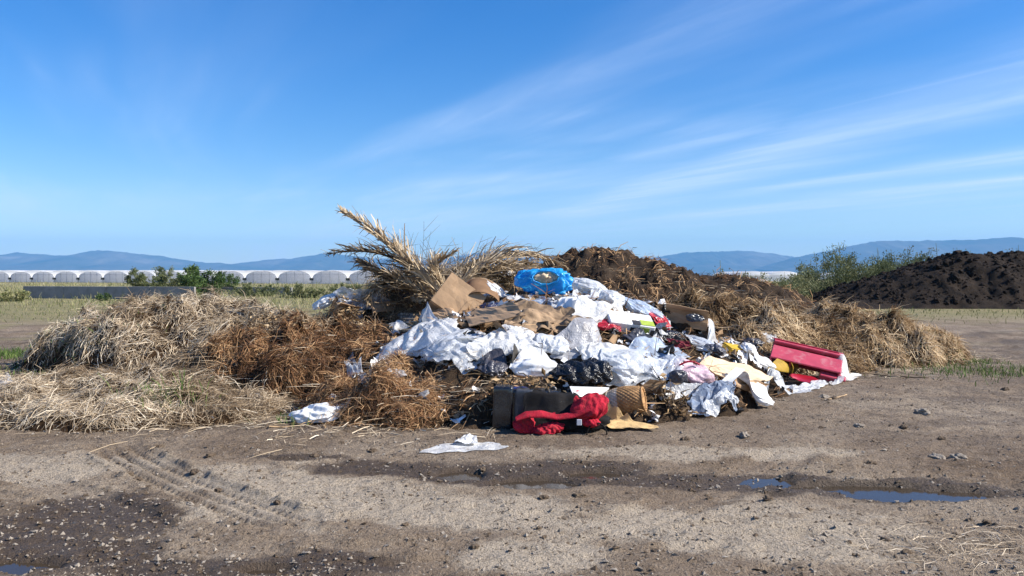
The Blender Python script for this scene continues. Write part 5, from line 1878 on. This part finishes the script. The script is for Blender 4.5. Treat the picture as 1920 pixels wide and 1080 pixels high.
def red_bag():
    p = gpt(1050, 818)
    t = thing('holdall', 'crumpled red and black fabric holdall lying against the black case', 'bag', (p[0], p[1] + 0.1, 0.0))
    dB = p[1] + 0.12

    def lobe(nm, bb, seed, depth, mat, slack=1.2, yaw=0.0, **kw):
        x0, y0, x1, y1 = bb
        c = at((x0 + x1) / 2, (y0 + y1) / 2, depth)
        s = depth / F_PX
        Vi, Fi = ICO[3]
        q = Vi * (1 + 0.28 * fbm(Vi * 1.4 + seed, 2))[:, None]
        T = c + q * np.array([(x1 - x0) / 2 * s * 1.02, kw.get('d', 0.14), (y1 - y0) / 2 * s * 1.02])
        if 'tilt' in kw:
            a = math.radians(kw['tilt'])
            T = T - c
            T = np.stack([T[:, 0] * math.cos(a) - T[:, 2] * math.sin(a), T[:, 1], T[:, 0] * math.sin(a) + T[:, 2] * math.cos(a)], -1) + c
        X = pbd(T, Fi, slack, T, 0.10, 40, 0.0004, 0.14, seed, 0.04)
        soften(obj(nm, X, Fi, MATS[mat], t), 2)
        return X
    lobe('body', (980, 768, 1140, 814), 481, dB + 0.06, 'black_fabric', 1.1, d=0.16)
    lobe('end_pocket', (1066, 741, 1142, 788), 482, dB - 0.02, 'red_fabric', 1.22, d=0.15, tilt=22)
    lobe('side_pocket', (996, 792, 1056, 818), 483, dB - 0.10, 'red_fabric', 1.2, d=0.10, tilt=12)
    lobe('side_pocket', (1092, 783, 1126, 800), 484, dB - 0.10, 'red_fabric', 1.2, d=0.07)
    lobe('end_panel', (964, 776, 1004, 818), 485, dB - 0.03, 'red_fabric', 1.25, d=0.10, tilt=-18)
    # top flap, a curved band of cloth from the end panel to the pocket
    up = np.array([at(x, y, dB - 0.10) for x, y in ((966, 782), (985, 771), (1015, 769), (1045, 777), (1075, 772), (1105, 752))])
    lo = np.array([at(x, y, dB - 0.17) for x, y in ((968, 790), (990, 784), (1018, 784), (1046, 788), (1078, 784), (1110, 770))])
    uu = np.linspace(0, 1, 40)
    k = np.linspace(0, 1, len(up))
    U = np.stack([np.interp(uu, k, up[:, i]) for i in range(3)], -1)
    L_ = np.stack([np.interp(uu, k, lo[:, i]) for i in range(3)], -1)
    v = np.linspace(0, 1, 10)[:, None, None]
    P = U[None] * (1 - v) + L_[None] * v
    P[..., 1] -= 0.03 * np.sin(np.pi * v[..., 0])
    P = P.reshape(-1, 3)
    Fq = grid_faces(10, 40)
    X = pbd(P, Fq, 1.08, P, 0.1, 30, 0.0, 0.2, 486, 0.015)
    obj('flap', X, Fq, MATS['red_fabric'], t)
    a = np.linspace(0, np.pi, 16)
    P = np.stack([at(1118, 792, dB - 0.1)[0] + 0.10 * np.cos(a), np.full(16, dB - 0.16), 0.02 + 0.12 * np.sin(a)], -1)
    V, F = tube(P, 0.008, 6)
    obj('strap', V, F, MATS['black_fabric'], t)
    V, F = box(*at(1086, 792, dB - 0.19), 0.05, 0.015, 0.06, 0.004)
    obj('buckle', V, F, MATS['grey_panel'], t, smooth=False)


red_bag()


def basket():
    c = at(1174, 752, 8.55)
    t = thing('wicker_basket', 'brown woven wicker basket lying on its side by the red bag', 'basket', tuple(c), rot=Quaternion((0, 0, 1), math.radians(-18)) @ quat(0, 80, 0))
    nz, nt = 45, 97
    zz = np.linspace(-0.19, 0.19, nz)
    th = np.linspace(0, 2 * np.pi, nt)
    TH, ZZ = np.meshgrid(th, zz)
    r = 0.145 * np.sqrt(np.clip(1 - (ZZ / 0.30) ** 2, 0, 1)) * 1.08
    rows, stakes = 15, 24
    ph = np.floor((ZZ + 0.19) / 0.38 * rows)
    wv = np.cos(TH * stakes / 1.0 + np.pi * ph) * np.abs(np.sin((ZZ + 0.19) / 0.38 * rows * np.pi))
    r = r + 0.007 * wv
    V = np.stack([r * np.cos(TH), r * np.sin(TH), ZZ], -1).reshape(-1, 3)
    F = grid_faces(nz, nt)
    rows_ = F.reshape(nz - 1, nt - 1, 4)
    obj('body', V, rows_[14:].reshape(-1, 4), MATS['wicker'], t)
    obj('collar', V, rows_[:14].reshape(-1, 4), MATS['wicker_pale'], t)
    Vi_ = V * np.array([0.93, 0.93, 1])
    obj('lining', Vi_, F[:, ::-1], MATS['wicker'], t)
    for z in (-0.19, 0.19):
        rr = 0.145 * math.sqrt(1 - (z / 0.30) ** 2) * 1.08
        a = np.linspace(0, 2 * np.pi, 49)
        P = np.stack([rr * np.cos(a), rr * np.sin(a), np.full(49, z)], -1)
        V2, F2 = tube(P, 0.011 + 0.003 * np.cos(a * 24), 6, False)
        obj('rim', V2, F2, MATS['wicker_pale' if z < 0 else 'wicker'], t)
    a = np.linspace(0, 2 * np.pi, 33)[:-1]
    rr = 0.12
    V3 = np.concatenate([[[0, 0, 0.185]], np.stack([rr * np.cos(a), rr * np.sin(a), np.full(32, 0.185)], -1)])
    F3 = np.array([[0, 1 + k, 1 + (k + 1) % 32] for k in range(32)])
    obj('base', V3, F3, MATS['wicker'], t)
    raise_tree(t, 0.5)


basket()
sheet('fabric_piece', 'folded yellow cloth on the dirt in front of the basket', 'fabric', [(1130, 776), (1180, 776), (1246, 800), (1140, 802)], 'yellow_cloth', 487, ragged=0.04, n=24, m=12, lift=0.05, rough=0.07, slack=1.15, pull=0.06)
sheet('paper_sheet', 'flat white plastic sheet on the dirt before the straw shadow', 'plastic sheet', [(842, 829), (930, 828), (960, 842), (772, 852)], 'film_white', 488, n=27, m=14, lift=0.012, rough=0.025, slack=1.03, ragged=0.05, pull=0.1)
board('paper_corner', 'upturned white corner piece standing on the flat sheet', 'paper', [(868, 816, 0.05), (893, 815, 0.05), (896, 829, 0.02), (852, 830, 0.02)], 'film_white', 489, 0.003, 0.02)
bag('paper_wad', 'torn white paper wad in front of the brown straw', 'paper', (546, 756, 652, 799), 'paper', 490, thick=0.85, slack=1.25)
bag('plastic_bag', 'grey crumpled bag on the ground beyond the low golden straw', 'bag', (-30, 710, 30, 735), 'film_grey', 491, thick=0.7, sub=3)


def litter():
    """small scraps nobody could count between the bags"""
    g = np.random.default_rng(95)
    n = 2600
    X, Y = g.uniform(-1.9, 4.3, n * 3), g.uniform(8.2, 13.6, n * 3)
    e = 0.03
    hz = hsamp(MH['rubbish_mound'], X, Y)
    k = hz > 0.02
    X, Y = X[k][:n], Y[k][:n]
    n = len(X)
    Z = hsamp(H0, X, Y)
    for mt, lab, sel in (('scrap_white', 'small white scraps of film and paper strewn among the bags', 0), ('scrap_dark', 'small dark scraps of plastic strewn among the bags', 1), ('scrap_brown', 'small brown scraps of card and leaf strewn among the bags', 2)):
        ii = np.where(g.integers(0, 3, n) == sel)[0]
        m = len(ii)
        s = 0.035 * g.lognormal(0, 0.5, m)
        u, v = np.meshgrid(np.linspace(-1, 1, 4), np.linspace(-1, 1, 4))
        Q = np.stack([u, v, 0 * u], -1).reshape(1, 16, 3) + g.normal(0, 0.32, (m, 16, 3))
        A = g.normal(size=(m, 3, 3))
        A = np.linalg.qr(A)[0]
        V = np.einsum('mij,mkj->mki', A, Q) * s[:, None, None] + np.stack([X[ii], Y[ii], Z[ii] + 0.02], -1)[:, None]
        F = (grid_faces(4, 4)[None] + (np.arange(m) * 16)[:, None, None]).reshape(-1, 4)
        o = obj('litter', V.reshape(-1, 3), F, MATS[mt], loc=(0, 0, 0), smooth=False)
        tag(o, lab, 'litter', kind='stuff')


litter()


def dry_branches():
    """leafy dry prunings lying on the mound"""
    for (lab, pts, seed, nl) in (('dry leafy prunings spilling over the small brown carton', [(600, 600), (670, 605), (735, 618), (700, 590), (650, 585)], 501, 420),
                                 ('dry leafy branch on the matted straw beside the prunings', [(480, 596), (530, 592), (580, 600), (560, 612)], 502, 300),
                                 ('dead leaf litter in front of the stuffed sack', [(955, 716), (990, 720), (1020, 725)], 503, 110),
                                 ('brown leafy twigs near the wicker basket', [(1245, 745), (1262, 752), (1280, 752), (1262, 764), (1250, 768)], 504, 90)):
        g = np.random.default_rng(seed)
        K = np.array([hit(*p, 0.04) for p in pts])
        t = thing('dry_branch', lab, 'dry branch', tuple(K[0]), 'dry prunings')
        parts, P, D = [], [], []
        for q in range(len(K) * 3):
            a, b = K[g.integers(len(K))], K[g.integers(len(K))]
            b = a + (b - a) * 0.7 + g.normal(0, 0.12, 3)
            u = np.linspace(0, 1, 6)[:, None]
            R = a + (b - a) * u + g.normal(0, 0.03, (6, 3))
            R[:, 2] = np.maximum(R[:, 2], H(R[:, 0], R[:, 1]) + 0.02)
            parts.append(tube(R, np.linspace(0.010, 0.004, 6), 5))
            m = nl // (len(K) * 3) + 1
            k = g.random(m)[:, None]
            P.append(R[0] + (R[-1] - R[0]) * k + g.normal(0, 0.06, (m, 3)))
            d = g.normal(size=(m, 3)) * np.array([1, 1, 0.35])
            D.append(d / np.linalg.norm(d, axis=1)[:, None])
        V, F = merge(parts)
        obj('twig', V, F, MATS['twig'], t)
        P, D = np.concatenate(P), np.concatenate(D)
        P[:, 2] = np.clip(P[:, 2], H(P[:, 0], P[:, 1]) + 0.01, H(P[:, 0], P[:, 1]) + 0.10)
        V, F, a = leaves_mesh(P, D, 0.075 * g.lognormal(0, 0.35, len(P)), 0.032 * g.lognormal(0, 0.3, len(P)), np.clip(0.5 + g.normal(0, 0.28, len(P)), 0, 1), seed)
        o = obj('leaves', V, F, MATS['dry_leaf'], t, attrs={'rnd': a}, smooth=False)
        o['kind'] = 'stuff'


dry_branches()


def sticks():
    g = np.random.default_rng(120)
    for (lab, a, b, r) in (('thin dark stick lying on the dirt past the white plastic', (1640, 703), (1742, 708), 0.012), ('pale straight stick on the dirt near the milky strip', (1555, 748), (1585, 738), 0.010),
                           ('bent pale stick on the dirt below the low straw', (500, 800), (585, 792), 0.009)):
        A, B = hit(*a, 0.02), hit(*b, 0.02)
        u = np.linspace(0, 1, 8)[:, None]
        P = A + (B - A) * u + g.normal(0, 0.012, (8, 3))
        P[:, 2] = H(P[:, 0], P[:, 1]) + 0.015
        V, F = tube(P, np.linspace(r, r * 0.6, 8), 6)
        tag(obj('stick', V, F, MATS['twig' if 'dark' in lab else 'rachis']), lab, 'stick')


sticks()

# ------------------------------------------------------------------ concrete wall, greenhouses, mountains, haze
def wall(label, a, b, h, panels, th=0.18):
    A, B = np.array(a), np.array(b)
    D = B - A
    L = np.linalg.norm(D)
    t = thing('concrete_wall', label, 'wall', (A[0], A[1], 0), rot=Quaternion((0, 0, 1), math.atan2(D[1], D[0])))
    w = L / panels
    for k in range(panels):
        V, F = box(w * (k + 0.5), 0, h / 2 - 0.1, w - 0.03, th, h + 0.2, 0.012)
        obj('panel', V, F, MATS['concrete'], t, smooth=False)


wall('low grey concrete wall in the grass before the greenhouses', at(45, 540, 57)[:2], at(366, 540, 53.4)[:2], 0.86, 4)
wall('distant strip of concrete wall sunk in tall grass', at(372, 540, 70)[:2], at(548, 540, 67.5)[:2], 0.62, 3)


def greenhouses():
    X0, Y0, th = -132.0, 206.0, math.radians(27)
    dirn = np.array([math.cos(th), -math.sin(th)])
    back = np.array([math.sin(th), math.cos(th)])
    W, HG, HS, LEN = 9.0, 2.6, 0.8, 45.0
    a = np.linspace(0, np.pi, 17)
    arch = np.stack([-np.cos(a) * W / 2 * 0.97, HS + (HG - HS) * np.sin(a) ** 0.85], -1)
    prof = np.concatenate([[[-W / 2 * 0.97, 0]], arch, [[W / 2 * 0.97, 0]]])
    n = len(prof)
    rot = Quaternion((0, 0, 1), -th)
    first = None
    for k in range(17):
        c = np.array([X0, Y0]) + dirn * W * k
        if first is None:
            t = thing('greenhouse', 'arched plastic greenhouse tunnel beyond the field in a long row', 'greenhouse', (c[0], c[1], 0), 'greenhouse tunnels', rot=rot)
            V = np.concatenate([np.stack([prof[:, 0], np.full(n, y), prof[:, 1]], -1) for y in (0, LEN * 0.5, LEN)])
            obj('cover', V, grid_faces(3, n), MATS['greenhouse_skin'], t)
            E = np.stack([prof[:, 0] * 0.985, np.full(n, 0.12), prof[:, 1] * 0.985], -1)
            E = np.concatenate([E, [[0, 0.12, 0]]])
            obj('end_wall', E, np.array([[n, j + 1, j] for j in range(n - 1)]), MATS['greenhouse_end'], t, smooth=False)
            V, F = tube(np.stack([prof[:, 0], np.full(n, 0.0), prof[:, 1]], -1), 0.035, 5)
            obj('hoop', V, F, MATS['greenhouse_frame'], t)
            for x in (-2.2, 0, 2.2):
                zt = np.interp(x, prof[1:-1, 0], prof[1:-1, 1])
                V, F = box(x, 0.06, zt / 2, 0.05, 0.05, zt)
                obj('post', V, F, MATS['greenhouse_frame'], t, smooth=False)
            V, F = box(0, 0.06, 1.9, W * 0.86, 0.05, 0.05)
            obj('rail', V, F, MATS['greenhouse_frame'], t, smooth=False)
            V, F = box(W / 2, -0.1, 0.9, 0.6, 0.5, 0.5)
            obj('gutter_end', V, F, MATS['black_plastic'], t, smooth=False)
            first = t
        else:
            t = first.copy()
            C.objects.link(t)
            t.location = (c[0], c[1], 0)
            for ch in first.children:
                d = ch.copy()
                C.objects.link(d)
                d.parent = t
    # long white houses farther back, seen from the side
    for (lab, px0, px1, d, h) in (('long white greenhouse block showing above the tunnel row', -60, 700, 300, 3.7), ('pale greenhouse block glimpsed between shrub and compost', 1385, 1500, 230, 2.9), ('flat white greenhouse roofs behind the black soil', 1580, 2050, 330, 3.0)):
        A, B = at(px0, 517, d), at(px1, 517, d)
        L = B[0] - A[0]
        t = thing('greenhouse', lab, 'greenhouse', (A[0], d, 0))
        nb = max(2, int(L / 9.6))
        w = L / nb
        V, F = box(L / 2, 15, (h - 1.0) / 2, L, 30, h - 1.0)
        obj('wall', V + np.array([A[0], d, 0]), F, MATS['greenhouse_skin'], t, smooth=False)
        xs = np.linspace(0, L, nb * 8 + 1)
        zs = h - 1.0 + 1.0 * np.abs(np.sin(np.pi * xs / w)) ** 0.7
        V = np.concatenate([np.stack([xs + A[0], np.full(len(xs), d - 0.3 + yy), zs], -1) for yy in (0, 31)] + [np.stack([xs + A[0], np.full(len(xs), d - 0.3), np.full(len(xs), h - 1.1)], -1)])
        F = grid_faces(2, len(xs))
        i = np.arange(len(xs))
        F2 = np.stack([i[:-1] + 2 * len(xs), i[1:] + 2 * len(xs), i[1:], i[:-1]], -1)
        obj('roof', V, [F, F2], MATS['greenhouse_skin'], t, smooth=False)


greenhouses()


def mountains():
    def rng_(name, prof, d, seed, width=2600):
        pr_ = np.array(prof, float)
        px = np.linspace(pr_[0, 0], pr_[-1, 0], 260)
        py = np.interp(px, pr_[:, 0], pr_[:, 1])
        ker = np.array([1, 2, 3, 2, 1.0])
        py = np.convolve(np.pad(py, 2, 'edge'), ker / ker.sum(), 'valid')
        X = (px - 960) / F_PX * d
        zc = np.maximum((517 - py) / F_PX * d + CAMH, 1)
        zc = zc * (1 + 0.0 * px) + 26 * fbm(xy(px * 0.045, 0 * px, seed), 5, 0.6)
        v = np.linspace(-1, 1, 41)
        U, VV = np.meshgrid(np.arange(260), v)
        base = np.clip(1 - np.abs(VV), 0, 1)
        XX, ZZ = X[U], zc[U]
        YY = d + VV * width
        sp = fbm(np.stack([XX / 700, YY / 1400, np.full(XX.shape, seed)], -1), 5, 0.55)
        rid = 1 - 2 * np.abs(fbm(np.stack([XX / 520, YY / 1100, np.full(XX.shape, seed + 9)], -1), 4))
        Z = ZZ * (base ** 1.25) * (1 + 0.9 * base * (1 - base) * 2 * (0.6 * sp + 0.4 * rid - 0.2)) - 3 * (1 - base)
        o = obj(name, np.stack([XX, YY, Z], -1).reshape(-1, 3), grid_faces(41, 260), MATS['mountain'], loc=(0, d, 0))
        o['kind'] = 'structure'
    rng_('mountains', [(-420, 500), (-250, 488), (-100, 482), (0, 478), (35, 473), (75, 477), (125, 480), (165, 471), (192, 469), (215, 471), (250, 475), (300, 480), (345, 487), (372, 491), (440, 495), (500, 500), (600, 508)], 12500, 1.0)
    rng_('mountains', [(380, 508), (440, 495), (500, 487), (545, 485), (585, 479), (612, 474), (645, 478), (700, 484), (780, 489), (840, 484), (885, 475), (930, 469), (978, 469), (1010, 475), (1060, 484), (1150, 493), (1250, 505)], 13500, 2.0)
    rng_('mountains', [(1080, 508), (1180, 492), (1250, 479), (1290, 473), (1390, 470), (1440, 474), (1490, 482), (1560, 490), (1650, 500)], 13500, 3.0)
    rng_('mountains', [(1420, 505), (1490, 482), (1540, 473), (1590, 462), (1640, 452), (1750, 451), (1820, 450), (1890, 445), (1960, 446), (2050, 452), (2200, 462), (2350, 485), (2450, 505)], 11500, 4.0)


mountains()


def haze():
    V, F = box(0, 7700, 349, 31000, 16200, 702)
    o = obj('haze', V, F, None, loc=(0, 0, 0), smooth=False) if False else None
    me = bpy.data.meshes.new('haze')
    Vl = [tuple(v) for v in V]
    me.from_pydata(Vl, [], [list(map(int, f)) for f in F[0]])
    m = bpy.data.materials.new('haze')
    m.use_nodes = True
    t = NT(m.node_tree)
    t.n.clear()
    out = t.add('ShaderNodeOutputMaterial')
    pv = t.add('ShaderNodeVolumePrincipled')
    pv.inputs['Color'].default_value = (0.21, 0.55, 1.0, 1)
    pv.inputs['Density'].default_value = 7.5e-5
    pv.inputs['Anisotropy'].default_value = 0.0
    t.link(pv.outputs[0], out.inputs['Volume'])
    me.materials.append(m)
    o = bpy.data.objects.new('haze', me)
    C.objects.link(o)
    o['kind'] = 'stuff'
    o['label'] = 'pale blue air haze lying over the plain to the mountains'
    o['category'] = 'haze'


haze()
for o_ in bpy.data.objects:
    if 'xf' in o_:
        del o_['xf']
